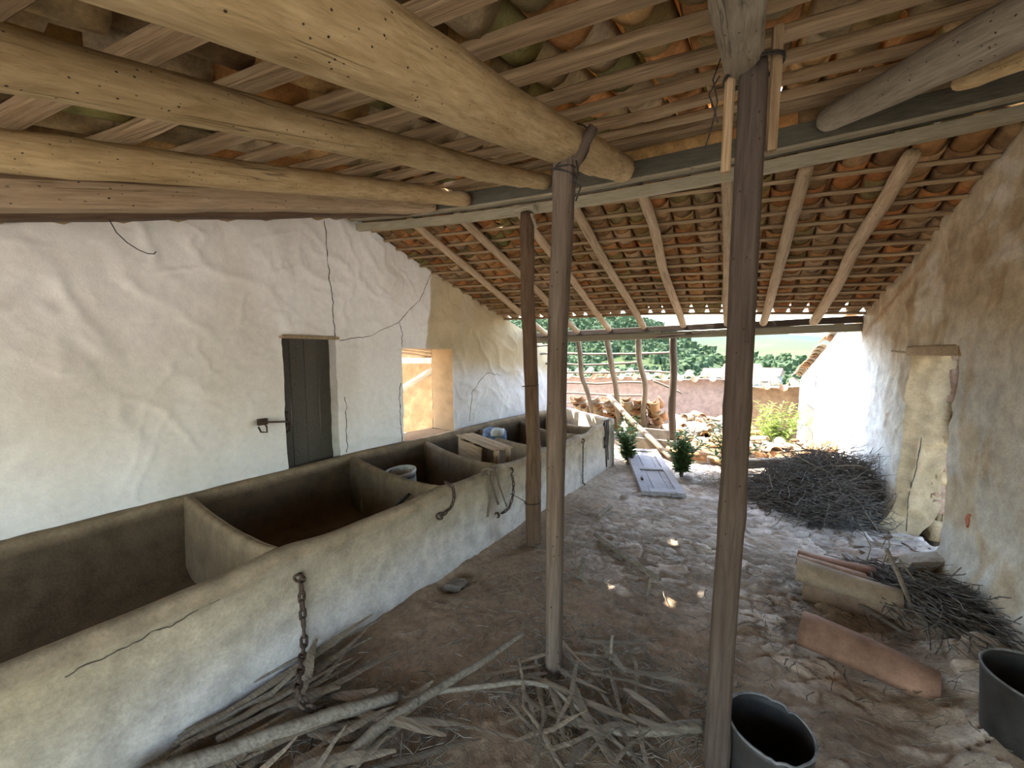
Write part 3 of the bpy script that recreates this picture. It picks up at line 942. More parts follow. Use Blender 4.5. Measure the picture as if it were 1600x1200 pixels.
# ------------------------------------------------------------------ NEAR LOGS
pole('roof_log', (-0.535, -0.9, 1.68), (-0.72, 2.74, 2.79), 0.080, 0.083, M['log'], 'thickest pale round log overhead, tied to the forked post', 'log', 'round logs of the near roof slope', sides=24, bow=0.015, lump=0.07, seed=3)
pole('roof_log', (-1.06, -0.9, 1.735), (-1.30, 2.74, 2.83), 0.050, 0.054, M['log'], 'slimmer round log just left of the thickest one', 'log', 'round logs of the near roof slope', sides=20, bow=0.012, lump=0.08, seed=9)
pole('roof_log', (-1.60, -0.9, 1.735), (-1.96, 2.62, 2.79), 0.053, 0.056, M['log'], 'round log above the trough, right above the flat dark timber', 'log', 'round logs of the near roof slope', sides=20, bow=0.012, lump=0.06, seed=14)
beam('roof_timber', (-2.23, -0.9, 1.745), (-2.30, 2.55, 2.785), 0.14, 0.11, M['rafter'], 'flat squared timber beside the round log over the trough, dull brown', 'beam', None, 0.010, 6, bev=0.02)
beam('roof_timber', (-2.55, -0.9, 1.735), (-2.50, 2.50, 2.765), 0.12, 0.09, M['bark'], 'dark shaded timber lowest of all over the white wall', 'beam', None, 0.010, 8, bev=0.02)
pole('roof_log', (-0.03, -0.6, 1.83), (-0.02, 1.52, 2.475), 0.054, 0.056, M['loggrey'], 'grey log straight above the tall dark square post', 'log', 'round logs of the near roof slope', sides=20, bow=0.01, lump=0.06, seed=21)
pole('roof_log', (1.09, 0.4, 2.11), (0.38, 2.76, 2.81), 0.092, 0.066, M['loggrey'], 'tapering grey log at upper right with a pale sawn end on the ridge beam', 'log', 'round logs of the near roof slope', sides=20, bow=0.02, lump=0.06, seed=26)
pole('roof_log', (1.14, 1.75, 2.52), (0.84, 2.66, 2.79), 0.045, 0.042, M['log'], 'short pale crooked log beside the tapering grey log', 'log', 'round logs of the near roof slope', sides=14, bow=0.03, lump=0.1, seed=31)

# ------------------------------------------------------------------ FAR RAFTERS
raf = [(-2.68, -2.60, .040), (-2.17, -2.08, .040), (-1.62, -1.60, .038), (-1.16, -1.12, .040), (-0.64, -0.62, .040), (-0.10, -0.12, .038), (0.32, 0.26, .042), (0.80, 0.74, .046)]
for k, (x0, x1, r) in enumerate(raf):
    y0 = float(ridge_y(x0)) + 0.02
    pole('roof_rafter', (x0, y0, float(zf(x0, y0)) - r), (x1, 5.52, float(zf(x1, 5.52)) - r + 0.01), r * 0.95, r * 1.05, M['rafter'], '%s pale rafter pole from the left wall under the far tile slope' % ORD[k], 'rafter', 'rafter poles of the far roof slope', sides=12, bow=0.014, lump=0.08, seed=k * 5 + 2)

# low beam under the far eave
def low_beam():
    o = empty('eave_beam', (-0.8, 5.55, 1.8), 'sawn eave beam across the open far side, pale board below dark timber', 'beam', kind='thing')
    beam('dark_timber', (-2.93, 5.57, 1.82), (1.18, 5.57, 1.905), 0.08, 0.075, M['postdark'], parent=o, seed=3)
    beam('pale_board', (-2.93, 5.60, 1.735), (1.18, 5.60, 1.82), 0.05, 0.09, M['sawnpale'], parent=o, seed=4)
    beam('splint', (-0.95, 5.545, 1.755), (-0.40, 5.545, 1.80), 0.03, 0.03, M['postdark'], parent=o, seed=5)
low_beam()

# ------------------------------------------------------------------ POSTS
def post_forked():
    o = empty('support_post', (-0.70, 1.60, 0), 'leaning round grey post with a fork tied under the thickest log', 'post', 'posts holding up the roof', 'thing')
    pole('shaft', (-0.70, 1.60, -0.03), (-0.672, 1.60, 2.40), 0.037, 0.046, M['post'], parent=o, sides=16, bow=0.02, lump=0.07, seed=4, sq=0.12)
    pole('fork', (-0.672, 1.60, 2.29), (-0.555, 1.62, 2.48), 0.030, 0.022, M['post'], parent=o, sides=10, bow=0, lump=0.1, seed=8)
    m = MB()
    th = np.linspace(0, 2 * np.pi, 26)
    for z0, tilt in ((2.325, 0.0), (2.34, 0.03), (2.31, -0.02)):
        m.add(tube(np.stack([-0.672 + 0.053 * np.cos(th), 1.60 + 0.053 * np.sin(th), z0 + tilt * np.cos(th)], 1), 0.004, 5))
    m.add(tube(np.stack([-0.672 + 0.090 * np.cos(th), 1.66 + 0.02 * np.sin(th * 0.5), 2.455 + 0.095 * np.sin(th)], 1), 0.0035, 5))
    m.add(tube([(-0.60, 1.55, 2.33), (-0.585, 1.54, 2.27), (-0.61, 1.54, 2.25), (-0.575, 1.54, 2.22), (-0.60, 1.55, 2.17)], 0.0035, 5))
    m.obj('wire', M['wire'], o)
post_forked()

def post_bark():
    o = empty('support_post', (-1.36, 2.68, 0), 'brown barked post standing beside the trough under the ridge beam', 'post', 'posts holding up the roof', 'thing')
    pole('shaft', (-1.36, 2.68, -0.03), (-1.475, 2.76, 2.64), 0.062, 0.054, M['bark'], parent=o, sides=18, bow=0.02, lump=0.12, seed=12)
    m = MB()
    m.add(xform(bevbox(0.17, 0.10, 0.035, 0.004, 2, 0.003, 2), Matrix.Translation((-1.56, 2.755, 2.66))))
    m.add(xform(bevbox(0.11, 0.03, 0.02, 0.004, 2, 0.003, 3), Matrix.Translation((-1.40, 2.70, 2.60)) @ Matrix.Rotation(1.2, 4, 'Y')))
    m.obj('bearing_block', M['sawnpale'], o, smooth=False)
    th = np.linspace(0, 2 * np.pi, 24)
    for z0 in (0.34, 1.28):
        k = z0 / 2.64
        m = MB()
        m.add(tube(np.stack([-1.36 - 0.115 * k + 0.066 * np.cos(th), 2.68 + 0.08 * k + 0.066 * np.sin(th), z0 + 0.006 * np.cos(th)], 1), 0.003, 5))
        if z0 < 1: m.add(tube([(-1.42, 2.66, 0.34), (-1.53, 2.72, 0.34), (-1.64, 2.78, 0.33)], 0.003, 5))
        m.obj('wire', M['wire'], o)
post_bark()

def post_square():
    o = empty('support_post', (-0.005, 1.44, 0), 'tall dark squared post nearest the black bucket, with side cleats on top', 'post', 'posts holding up the roof', 'thing')
    pole('shaft', (0.0, 1.43, -0.03), (0.008, 1.45, 2.42), 0.040, 0.041, M['postdark'], parent=o, sides=20, bow=0.008, lump=0.02, seed=16, sq=0.45, twist=0.04)
    beam('cleat', (-0.054, 1.45, 2.12), (-0.054, 1.46, 2.50), 0.028, 0.022, M['batten'], parent=o, seed=7)
    beam('cleat', (0.064, 1.46, 2.16), (0.066, 1.47, 2.52), 0.030, 0.022, M['batten'], parent=o, seed=8)
    m = MB()
    th = np.linspace(0, 2 * np.pi, 24)
    for z0 in (2.405, 2.412):
        m.add(tube(np.stack([0.007 + 0.080 * np.cos(th), 1.455 + 0.062 * np.sin(th), z0 + 0.012 * np.cos(th)], 1), 0.0028, 5))
    m.add(tube([(-0.082, 1.43, 2.46), (-0.10, 1.42, 2.40), (-0.085, 1.42, 2.33), (-0.10, 1.42, 2.25), (-0.115, 1.42, 2.20)], 0.0022, 5))
    m.add(tube([(-0.082, 1.43, 2.41), (-0.11, 1.42, 2.36), (-0.09, 1.42, 2.30), (-0.082, 1.43, 2.27)], 0.0022, 5))
    m.obj('wire', M['wire'], o)
post_square()

# ------------------------------------------------------------------ TROUGH
TF = np.array([(-1.94, -1.2), (-1.90, 0.15), (-1.83, 0.95), (-1.73, 2.0), (-1.66, 2.75), (-1.57, 3.7), (-1.50, 4.4), (-1.43, 5.15)])
TB = np.array([(-3.31, -1.2), (-3.31, 0.30), (-3.31, 1.12), (-3.31, 2.45), (-3.19, 3.55), (-3.0, 4.75), (-2.75, 5.45), (-2.42, 6.0)])
def tr(t):
    k = np.arange(len(TF))
    return np.array([np.interp(t, k, TF[:, 0]), np.interp(t, k, TF[:, 1])]), np.array([np.interp(t, k, TB[:, 0]), np.interp(t, k, TB[:, 1])])
DIV = [(2.0, 0.55), (3.0, 0.52), (3.86, 0.50), (4.65, 0.49), (5.55, 0.50), (6.3, 0.51)]

def trough():
    o = empty('feeding_trough', (-2.2, 1.5, 0), 'long cement feeding trough divided into open bays along the white wall', 'trough', kind='thing')
    m = MB()
    ts = np.linspace(0, 7, 240)
    rows = []
    cols = []
    prof_n = 30
    for t in ts:
        F, B = tr(t)
        w = F - B; W = np.linalg.norm(w); u = w / W
        dn = min(abs(t - d[0]) for d in DIV)
        zr = 0.605 - 0.022 * (1 - math.exp(-(dn / 0.16) ** 2)) + 0.02 * float(fbm(t * 3, 2, 4, 2) - 0.5)
        if t > 6: zr += 0.04 * (t - 6)
        zb = 0.565 - 0.012 * t + (0.045 * max(0, t - 4) if t > 4 else 0)
        th = 0.105
        # profile as (distance in from the face, z)
        pr = [(-0.035, -0.03), (-0.025, 0.06), (-0.012, 0.16), (-0.004, 0.28), (0, 0.40), (0.0, 0.47), (0.003, zr - 0.095), (-0.012, zr - 0.075), (-0.016, zr - 0.05), (-0.008, zr - 0.02), (0.012, zr - 0.004), (0.035, zr), (0.062, zr - 0.008), (0.082, zr - 0.03), (th - 0.01, zr - 0.07), (th, zr - 0.16), (th + 0.01, 0.26), (th + 0.02, 0.14), (th + 0.06, 0.07), (th + 0.14, 0.05), (W * 0.5, 0.045), (W - 0.22, 0.05), (W - 0.12, 0.09), (W - 0.08, 0.26), (W - 0.065, zb - 0.08), (W - 0.055, zb - 0.02), (W - 0.04, zb), (W - 0.015, zb + 0.004), (W + 0.03, zb + 0.004), (W + 0.03, 0.0)]
        r = []; c = []
        for k, (d, z) in enumerate(pr):
            p = F - u * d
            e = 0.014 * (float(fbm(t * 2.5 + 3, z * 3 + d, 6, 3)) - 0.5) + 0.006 * (float(fbm(t * 16, z * 16 + d * 9, 16, 3)) - 0.5)
            if 0 < d < W - 0.05 or k < 12:
                p = p + u * e
            r.append((p[0], p[1], z + (e * 0.8 if 8 <= k <= 14 else 0)))
            n1 = float(fbm(t * 3, z * 4, 26, 4)); n2 = float(fbm(t * 9, z * 9, 27, 3))
            if k <= 7:
                cc = np.array((0.36, 0.305, 0.215)) * (0.80 + 0.4 * n1)
                a = float(sstep(0.42, 0.15, z + 0.16 * (n1 - 0.5))) * float(sstep(0.3, 1.6, t))
                cc = cc * (1 - a) + np.array((0.46, 0.43, 0.385)) * a
                a = float(sstep(1.9, 0.7, t)) * 0.55
                cc = cc * (1 - a) + np.array((0.34, 0.265, 0.14)) * a
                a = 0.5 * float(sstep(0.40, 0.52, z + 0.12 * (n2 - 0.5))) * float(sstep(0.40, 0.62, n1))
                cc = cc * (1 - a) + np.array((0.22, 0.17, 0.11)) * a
            elif k <= 13:
                cc = np.array((0.27, 0.21, 0.135)) * (0.75 + 0.5 * n2)
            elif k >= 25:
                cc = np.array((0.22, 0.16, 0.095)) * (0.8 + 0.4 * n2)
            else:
                cc = np.array((0.105, 0.072, 0.040)) * (0.75 + 0.5 * n1)  # inside coloured darker to stand for shade deep in the bays
            c.append(cc)
        rows.append(r); cols.append(c)
    V = np.array(rows); Cc = np.array(cols)
    nt, npf = V.shape[:2]
    i = np.arange(nt * npf).reshape(nt, npf)
    q = np.stack([i[:-1, :-1], i[1:, :-1], i[1:, 1:], i[:-1, 1:]], -1).reshape(-1, 4)
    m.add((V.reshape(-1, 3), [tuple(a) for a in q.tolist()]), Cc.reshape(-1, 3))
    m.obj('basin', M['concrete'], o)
    # dividers
    def divider(t, zb, thick, end=False):
        F, B = tr(t)
        w = F - B; W = np.linalg.norm(w); u = w / W
        F = F - u * (0.06 if not end else 0.0); W = np.linalg.norm(F - B)
        nr = np.array((-u[1], u[0]))
        m = MB()
        n = 26
        r = []
        for k in range(n):
            a = k / (n - 1)
            p = B + (F - B) * a
            zt = zb + (0.60 - zb) * a - (0.035 * math.sin(math.pi * a) if not end else 0.0) + 0.006 * (float(fbm(a * 9, t * 5, 3)) - 0.5)
            if end: zt += 0.045 * a
            zt += 0.012 * math.exp(-((1 - a) / 0.08) ** 2)
            h = thick / 2
            if end: pr = [(-h, 0.1), (-h, 0.3), (-h, zt - 0.03), (-h * 0.6, zt - 0.004), (0, zt), (h * 0.7, zt - 0.004), (h, zt - 0.03), (h + 0.005, 0.3), (h + 0.01, -0.05)]
            else: pr = [(-h - 0.03, 0.03), (-h - 0.01, 0.3), (-h, zt - 0.04), (-h * 0.7, zt - 0.008), (0, zt), (h * 0.7, zt - 0.008), (h, zt - 0.04), (h + 0.01, 0.3), (h + 0.03, 0.03)]
            r.append([(p[0] + nr[0] * d, p[1] + nr[1] * d, z) for d, z in pr])
        V = np.array(r); npf = V.shape[1]
        i = np.arange(n * npf).reshape(n, npf)
        q = np.stack([i[:-1, :-1], i[1:, :-1], i[1:, 1:], i[:-1, 1:]], -1).reshape(-1, 4)
        f = [tuple(a) for a in q.tolist()]
        f.append(tuple(i[0])); f.append(tuple(i[-1][::-1]))
        c = np.full((n * npf, 3), 1.0)
        zz = V[..., 2].ravel()
        n1 = fbm(V[..., 0].ravel() * 5, zz * 5 + t, 44)
        c = mix((0.115, 0.082, 0.048), (0.24, 0.18, 0.108), sstep(0.44, 0.60, zz)) * (0.75 + 0.5 * n1)[:, None]  # sides darken downwards, bay shade put into the colour
        if end: c = mix(c, (0.50, 0.46, 0.38), np.full(len(zz), 0.6))
        m.add((V.reshape(-1, 3), f), c)
        return m
    for t, zb in DIV:
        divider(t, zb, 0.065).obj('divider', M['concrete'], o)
    divider(6.97, 0.62, 0.10, True).obj('end_wall', M['concrete'], o)
trough()

def tz_face(t, z):
    F, B = tr(t)
    u = (F - B) / np.linalg.norm(F - B)
    return np.array((F[0], F[1], z)), np.array((u[0], u[1], 0))

def rim_shade_line():
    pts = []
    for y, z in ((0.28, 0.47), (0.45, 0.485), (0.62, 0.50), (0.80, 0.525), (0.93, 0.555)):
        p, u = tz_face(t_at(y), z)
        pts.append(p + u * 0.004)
    crack_or_shade('crack_or_shade', pts, bpy.data.objects['feeding_trough'], 0, 0.0022, 21)  # dark line standing for the shadow under the rim ledge

def t_at(y): return float(np.interp(y, TF[:, 1], np.arange(len(TF))))

# ------------------------------------------------------------------ CHAINS
def link_mesh(L, W, r, name):
    n = 20
    a = np.linspace(0, 2 * np.pi, n, endpoint=False)
    st = (L - W) / 2
    x = np.cos(a) * (W / 2 - r) + np.sign(np.cos(a)) * st
    y = np.sin(a) * (W / 2 - r)
    P = np.stack([x, y, np.zeros(n)], 1)
    T = np.roll(P, -1, 0) - np.roll(P, 1, 0); T /= np.linalg.norm(T, axis=1)[:, None]
    v = []; s = 7
    for k in range(n):
        nrm = np.array((T[k][1], -T[k][0], 0))
        for j in range(s):
            b = j / s * 2 * np.pi
            v.append(P[k] + r * (math.cos(b) * nrm + math.sin(b) * np.array((0, 0, 1))))
    f = [(k * s + j, ((k + 1) % n) * s + j, ((k + 1) % n) * s + (j + 1) % s, k * s + (j + 1) % s) for k in range(n) for j in range(s)]
    m = MB(); m.add((v, f))
    return m.mesh(name, M['rust'])

def chain(path, L, W, r, label, plate=None):
    P = np.array(path, float)
    o = empty('iron_chain', tuple(P[0]), label, 'chain', 'rusty tether chains of the trough', 'thing')
    seg = np.linalg.norm(np.diff(P, axis=0), axis=1)
    S = np.concatenate([[0], np.cumsum(seg)])
    pitch = L - 2.4 * r
    n = int(S[-1] / pitch)
    me = link_mesh(L, W, r, 'chain_link')
    for k in range(n):
        s0 = k * pitch; s1 = (k + 1) * pitch
        a = np.array([np.interp(s0, S, P[:, q]) for q in range(3)]); b = np.array([np.interp(s1, S, P[:, q]) for q in range(3)])
        l = bpy.data.objects.new('link', me)
        COL.objects.link(l)
        R = frame_x(Vector(b - a)).to_quaternion() @ Quaternion((1, 0, 0), (math.pi / 2 if k % 2 else 0.15))
        pose(l, Vector((a + b) / 2), rot=R)
        setparent_keep(l, o)
    if plate is not None:
        m = MB()
        for p in plate:
            th = np.linspace(0, 2 * np.pi, 17)
            m.add(tube(np.stack([p[0] + 0.012 + 0.012 * np.cos(th), p[1] + 0.020 * np.cos(th + 0.6), p[2] + 0.024 * np.sin(th)], 1), 0.0065, 7))
            m.add(tube([(p[0] - 0.03, p[1] + 0.012, p[2] + 0.014), (p[0] + 0.02, p[1] + 0.006, p[2] + 0.018), (p[0] + 0.032, p[1] - 0.006, p[2] + 0.006)], 0.009, 7))
        m.obj('staple', M['rust'], o)
    return o

def facep(y, z, out=0.02):
    p, u = tz_face(t_at(y), z)
    return p + u * out
rim_shade_line()
chain([facep(1.03, 0.42, .03), facep(1.03, 0.35, .03), facep(1.03, 0.20, .035), facep(1.02, 0.13, .06), (-1.70, 0.96, 0.125), (-1.60, 0.89, 0.125), (-1.52, 0.83, 0.13), (-1.45, 0.85, 0.07), (-1.43, 0.91, 0.05)], 0.062, 0.040, 0.0074, 'long rusty chain hanging nearest the camera down the trough face into dry leaves', [facep(1.03, 0.44, 0)])
chain([facep(2.05, 0.63, -.03), facep(2.09, 0.60, .025), facep(2.10, 0.50, .025), facep(2.06, 0.45, .025), facep(1.98, 0.42, .02)], 0.05, 0.03, 0.005, 'short rusty chain looped over the trough rim in front of the second divider', [facep(1.96, 0.42, 0)])
chain([facep(2.80, 0.50, .03), facep(2.83, 0.42, .03), facep(2.82, 0.30, .03), facep(2.76, 0.21, .03), facep(2.62, 0.20, .03)], 0.05, 0.03, 0.005, 'rusty chain hanging close to the barked post on the trough face', [facep(2.80, 0.53, 0), facep(2.60, 0.20, 0)])
chain([facep(4.22, 0.50, .03), facep(4.22, 0.30, .03), facep(4.22, 0.03, .03), facep(4.22, 0.015, .10)], 0.036, 0.024, 0.004, 'thin straight chain hanging on the far part of the trough face', [facep(4.22, 0.52, 0)])

def ropes():
    m = MB()
    for dy, zz, sd in ((0.0, 0.24, 1), (0.035, 0.30, 2)):
        a = facep(2.50 + dy, 0.60, -0.05); b = facep(2.50 + dy, 0.605, 0.02); c = facep(2.49 + dy, 0.52, 0.03); d = facep(2.50 + dy * 2, 0.38, .025); e = facep(2.47 + dy * 4, zz, .03)
        m.add(tube(np.array([a, b, c, d, e]), 0.010, 8, lump=0.15, seed=sd))
    m.add(tube(np.array([facep(2.44, 0.61, -0.03), facep(2.47, 0.63, 0.0), facep(2.55, 0.60, 0.03), facep(2.50, 0.55, 0.03), facep(2.44, 0.59, 0.02)]), 0.011, 8))
    m.add(tube(np.array([facep(2.58, 0.60, .02), facep(2.62, 0.46, .03), facep(2.68, 0.34, .03), facep(2.73, 0.24, .03)]), 0.007, 8))
    o = m.obj('rope', M['rope'])
    tag(o, 'frayed rope knotted over the trough rim left of the barked post', 'rope')
    m = MB()
    for dy, z1, r in ((0.0, 0.03, .012), (0.05, 0.12, .010), (-0.06, 0.34, .012)):
        m.add(tube(np.array([facep(4.92 + dy, 0.65, -.04), facep(4.93 + dy, 0.655, .02), facep(4.95 + dy, 0.5, .03), facep(4.93 + dy, 0.3, .025), facep(4.95 + dy, z1, .03)]), r, 6, flat=0.5, lump=0.2))
    for y, z in ((4.86, 0.62), (4.9, 0.42), (4.99, 0.50)):
        p = facep(y, z, 0.02)
        m.add(box(*p, 0.025, 0.035, 0.045))
    o = m.obj('harness_strap', M['wire'])
    tag(o, 'black harness straps hanging at the far corner of the trough', 'strap')
ropes()

# ------------------------------------------------------------------ THINGS IN THE TROUGH
def lathe(prof, n=40, closed=True):
    v = []; f = []
    for r, z in prof:
        for k in range(n):
            a = k / n * 2 * math.pi
            v.append((r * math.cos(a), r * math.sin(a), z))
    for i in range(len(prof) - 1):
        for k in range(n):
            k2 = (k + 1) % n
            f.append((i * n + k, i * n + k2, (i + 1) * n + k2, (i + 1) * n + k))
    f.append(tuple(range(n))[::-1])
    return v, f

def white_bucket():
    o = empty('bucket', (-2.50, 2.40, 0.13), 'dirty white bucket left inside the third trough bay', 'bucket', None, 'thing')
    m = MB()
    prof = [(0.0, 0.0), (0.105, 0.0), (0.115, 0.02), (0.125, 0.20), (0.134, 0.36), (0.142, 0.365), (0.142, 0.385), (0.134, 0.39), (0.127, 0.375), (0.118, 0.20), (0.108, 0.03), (0.0, 0.02)]
    m.add(lathe(prof[1:-1] + [(0.001, 0.02)]))
    b = m.obj('bucket_body', M['whiteplastic'])
    b.location = (-2.50, 2.40, 0.125)
    b.rotation_euler = (0.10, -0.06, 0)
    setparent_keep(b, o)
    m = MB()
    a = np.linspace(0, np.pi, 20)
    m.add(tube(np.stack([-2.50 + 0.146 * np.cos(a), 2.38 - 0.10 * np.sin(a), 0.49 - 0.03 * np.sin(a)], 1), 0.004, 6))
    m.obj('handle', M['wire'], o)
white_bucket()

def wood_box():
    o = empty('wooden_crate', (-2.30, 3.25, 0.30), 'broken wooden crate tipped across the fourth trough bay', 'crate', None, 'thing')
    A = Vector((-2.72, 3.42, 0.60)); B = Vector((-1.98, 3.08, 0.60))
    d = (B - A).normalized(); n = Vector((-d.y, d.x, 0))
    for k in range(3):
        beam('top_slat', A + n * (0.02 + k * 0.075), B + n * (0.02 + k * 0.075), 0.068, 0.018, M['rafter'], parent=o, seed=k + 3)
    for p in (A, B):
        q = p + d * (0.03 if p is A else -0.03)
        beam('end_leg', q + Vector((0, 0, -0.44)) + n * 0.03, q + n * 0.03 + Vector((0, 0, -0.01)), 0.045, 0.045, M['rafter'], parent=o, seed=6)
        beam('end_leg', q + Vector((0, 0, -0.44)) + n * 0.17, q + n * 0.17 + Vector((0, 0, -0.01)), 0.045, 0.045, M['rafter'], parent=o, seed=8)
    beam('front_panel', A + d * 0.04 - Vector((0, 0, 0.17)) + n * 0.015, B - d * 0.30 - Vector((0, 0, 0.17)) + n * 0.015, 0.016, 0.26, M['batten'], parent=o, seed=9)
wood_box()

def cloth():
    v, f = stone_shape(0.26, 0.20, 0.16, 19)
    m = MB(); m.add((v, f))
    o = m.obj('crumpled_cloth', M['blue'])
    o.location = (-2.62, 4.05, 0.50)
    tag(o, 'crumpled blue and white cloth on the divider behind the wooden crate', 'cloth')
    m = MB()
    v, f = stone_shape(0.14, 0.12, 0.10, 23)
    m.add((v + np.array((0.08, -0.05, 0.05)), f))
    m.obj('white_fold', M['whiteplastic'])
    w = bpy.data.objects['white_fold']
    w.location = o.location
    setparent_keep(w, o)
cloth()
pole('stick', (-2.28, 1.55, 0.13), (-2.06, 2.02, 0.50), 0.014, 0.012, M['wire'], 'thin dark stick leaning against the second divider inside the trough', 'stick', bow=0.004)

# ------------------------------------------------------------------ FALLEN SHUTTER
def shutter():
    A = np.array((-1.37, 5.62)); Bq = np.array((-0.90, 5.73)); Cq = np.array((-0.42, 4.27)); Dq = np.array((-0.83, 4.16))
    o = empty('door_leaf', (-0.88, 4.95, 0.05), 'grey weathered panelled door leaf lying on the floor at the far end of the trough', 'door', None, 'thing')
    ax = Vector((0.545, -1.46, 0.0)).normalized(); ay = Vector((-ax.y, ax.x, 0))
    org = Vector((-1.36, 5.60, 0.12))
    tilt = Vector((ax.x, ax.y, -0.055)).normalized()
    Mx = Matrix((tilt, ay, tilt.cross(ay))).transposed().to_4x4()
    Mx.translation = org
    L = 1.54; W = 0.46
    m = MB()
    for k in range(3):
        m.add(xform(bevbox(L - 0.01 * (k % 2), W / 3 - 0.004, 0.024, 0.004, 10, 0.002, k + 4, (0.004 * k, W / 6 + k * W / 3, 0)), Mx))
    m.obj('panel', M['silver'], o, smooth=False)
    def rail(x0, y0, l, w, rot=False, seed=1):
        m = MB()
        b = bevbox(l, w, 0.02, 0.005, 6, 0.002, seed)
        T = Matrix.Translation((x0, y0, 0.022))
        if rot: T = T @ Matrix.Rotation(math.pi / 2, 4, 'Z')
        m.add(xform(b, Mx @ T))
        m.obj('rail', M['silver'], o, smooth=False)
    rail(0, 0.045, L, 0.085, seed=2); rail(0, W - 0.05, L, 0.085, seed=3)
    rail(0.05, 0.09, W - 0.18, 0.09, True, 4); rail(0.80, 0.09, W - 0.18, 0.09, True, 5); rail(L - 0.055, 0.09, W - 0.18, 0.10, True, 6)
    for vf in (box(0.42, 0.05, 0.04, 0.07, 0.03, 0.02), box(1.2, 0.06, 0.04, 0.07, 0.02, 0.02)):
        m = MB(); m.add(xform(vf, Mx)); m.obj('hinge', M['rust'], o)
    m = MB(); m.add(xform(tube([(0.40, 0.05, 0.05), (0.43, 0.05, 0.075), (0.46, 0.05, 0.05)], 0.006, 6), Mx)); m.obj('handle', M['rust'], o)
shutter()

# ------------------------------------------------------------------ LOOSE TILES ON THE FLOOR
def roof_tile(loc, d, roll, L, r0, r1, col, label, group=None, seed=1, up=True, th=0.014):
    m = MB()
    v, f = tilev(L, r0, r1, th, 10, 6, 168, 0.006, seed)
    if not up: v = v * np.array((1, -1, -1))
    e = fbm(v[:, 0] * 9 + seed, v[:, 1] * 9, seed, 3)
    c = np.array(col)[None] * (0.7 + 0.6 * e)[:, None]
    m.add((v, f), c)
    o = m.obj('roof_tile', M['tileloose'])
    o.rotation_mode = 'QUATERNION'
    o.location = loc
    o.rotation_quaternion = frame_x(d).to_quaternion() @ Quaternion((1, 0, 0), roll)
    tag(o, label, 'tile', group, 'thing')
    return o
G = 'loose roof tiles on the stable floor'
TERR = (0.33, 0.18, 0.11); DUST = (0.30, 0.215, 0.145); PALE = (0.33, 0.25, 0.17)
roof_tile((0.36, 2.47, 0.055), (0.47, -0.13, -0.02), 0.35, 0.50, 0.105, 0.085, (0.30, 0.175, 0.115), 'large terracotta roof tile lying alone in front of the tile stack', G, 3)
roof_tile((0.39, 3.00, 0.115), (0.47, -0.05, -0.02), 0.15, 0.49, 0.10, 0.085, PALE, 'long dusty roof tile on the front top of the small tile stack', G, 5)
roof_tile((0.43, 2.98, 0.03), (0.46, -0.07, 0.0), 0.5, 0.46, 0.10, 0.085, DUST, 'roof tile lying under the front of the small tile stack', G, 6)
roof_tile((0.42, 3.12, 0.10), (0.44, 0.0, -0.03), 0.1, 0.34, 0.085, 0.075, (0.44, 0.29, 0.19), 'middle roof tile of the small stack, pale along its edge', G, 7)
roof_tile((0.44, 3.25, 0.075), (0.44, 0.02, 0.0), -0.1, 0.40, 0.085, 0.075, TERR, 'reddish roof tile at the back of the small tile stack', G, 8)
roof_tile((0.74, 3.14, 0.05), (0.3, -0.10, 0.0), 0.2, 0.26, 0.085, 0.07, DUST, 'broken roof tile at the right end of the small tile stack', G, 9)
roof_tile((0.35, 4.30, -0.045), (0.29, -0.07, 0.0), 0.0, 0.28, 0.10, 0.10, (0.36, 0.33, 0.29), 'grey shallow tile fragment lying in front of the brushwood heap', G, 10)

# ------------------------------------------------------------------ BLACK BUCKETS
def bucket(loc, r, h, label, rim_dust, tilt, seed):
    o = empty('bucket', loc, label, 'bucket', None, 'thing')
    m = MB()
    n = 56
    prof = [(r * 0.84, 0), (r * 0.87, 0.012), (r * 0.93, h * 0.5), (r * 0.99, h - 0.02), (r * 1.0, h), (r * 0.975, h), (r * 0.95, h - 0.03), (r * 0.90, h * 0.5), (r * 0.84, 0.03), (0.001, 0.025)]
    v, f = lathe(prof, n)
    v = np.array(v)
    a = np.arctan2(v[:, 1], v[:, 0])
    chip = 0.014 * np.maximum(0, fbm(np.cos(a) * 3 + seed, np.sin(a) * 3, seed, 3) - 0.66) * 6
    v[:, 2] -= np.where(v[:, 2] > h - 0.025, chip, 0)
    v[:, :2] *= (1 + 0.012 * np.cos(2 * a + seed))[:, None]
    m.add((v, f))
    b = m.obj('bucket_body', M['bucket'])
    b.location = loc; b.rotation_euler = tilt
    setparent_keep(b, o)
    th = np.linspace(0, 2 * np.pi, 60)
    m = MB()
    rr = r * 0.987
    zz = h - 0.001 - 0.014 * np.maximum(0, fbm(np.cos(th) * 3 + seed, np.sin(th) * 3, seed, 3) - 0.66) * 6
    m.add(tube(np.stack([rr * (1 + 0.012 * np.cos(2 * th + seed)) * np.cos(th), rr * (1 + 0.012 * np.cos(2 * th + seed)) * np.sin(th), zz], 1), 0.0042, 6))
    e = m.obj('worn_rim', M['dust'])
    e.location = loc; e.rotation_euler = tilt
    setparent_keep(e, o)
bucket((0.145, 1.475, 0.005), 0.128, 0.285, 'black plastic bucket with chipped rim at the foot of the dark square post', 1, (0.0, 0.02, 0.3), 4)
bucket((1.035, 2.12, 0.055), 0.165, 0.29, 'larger black tub by the right wall, cut off by the picture edge', 0, (0.03, -0.02, 0.9), 9)

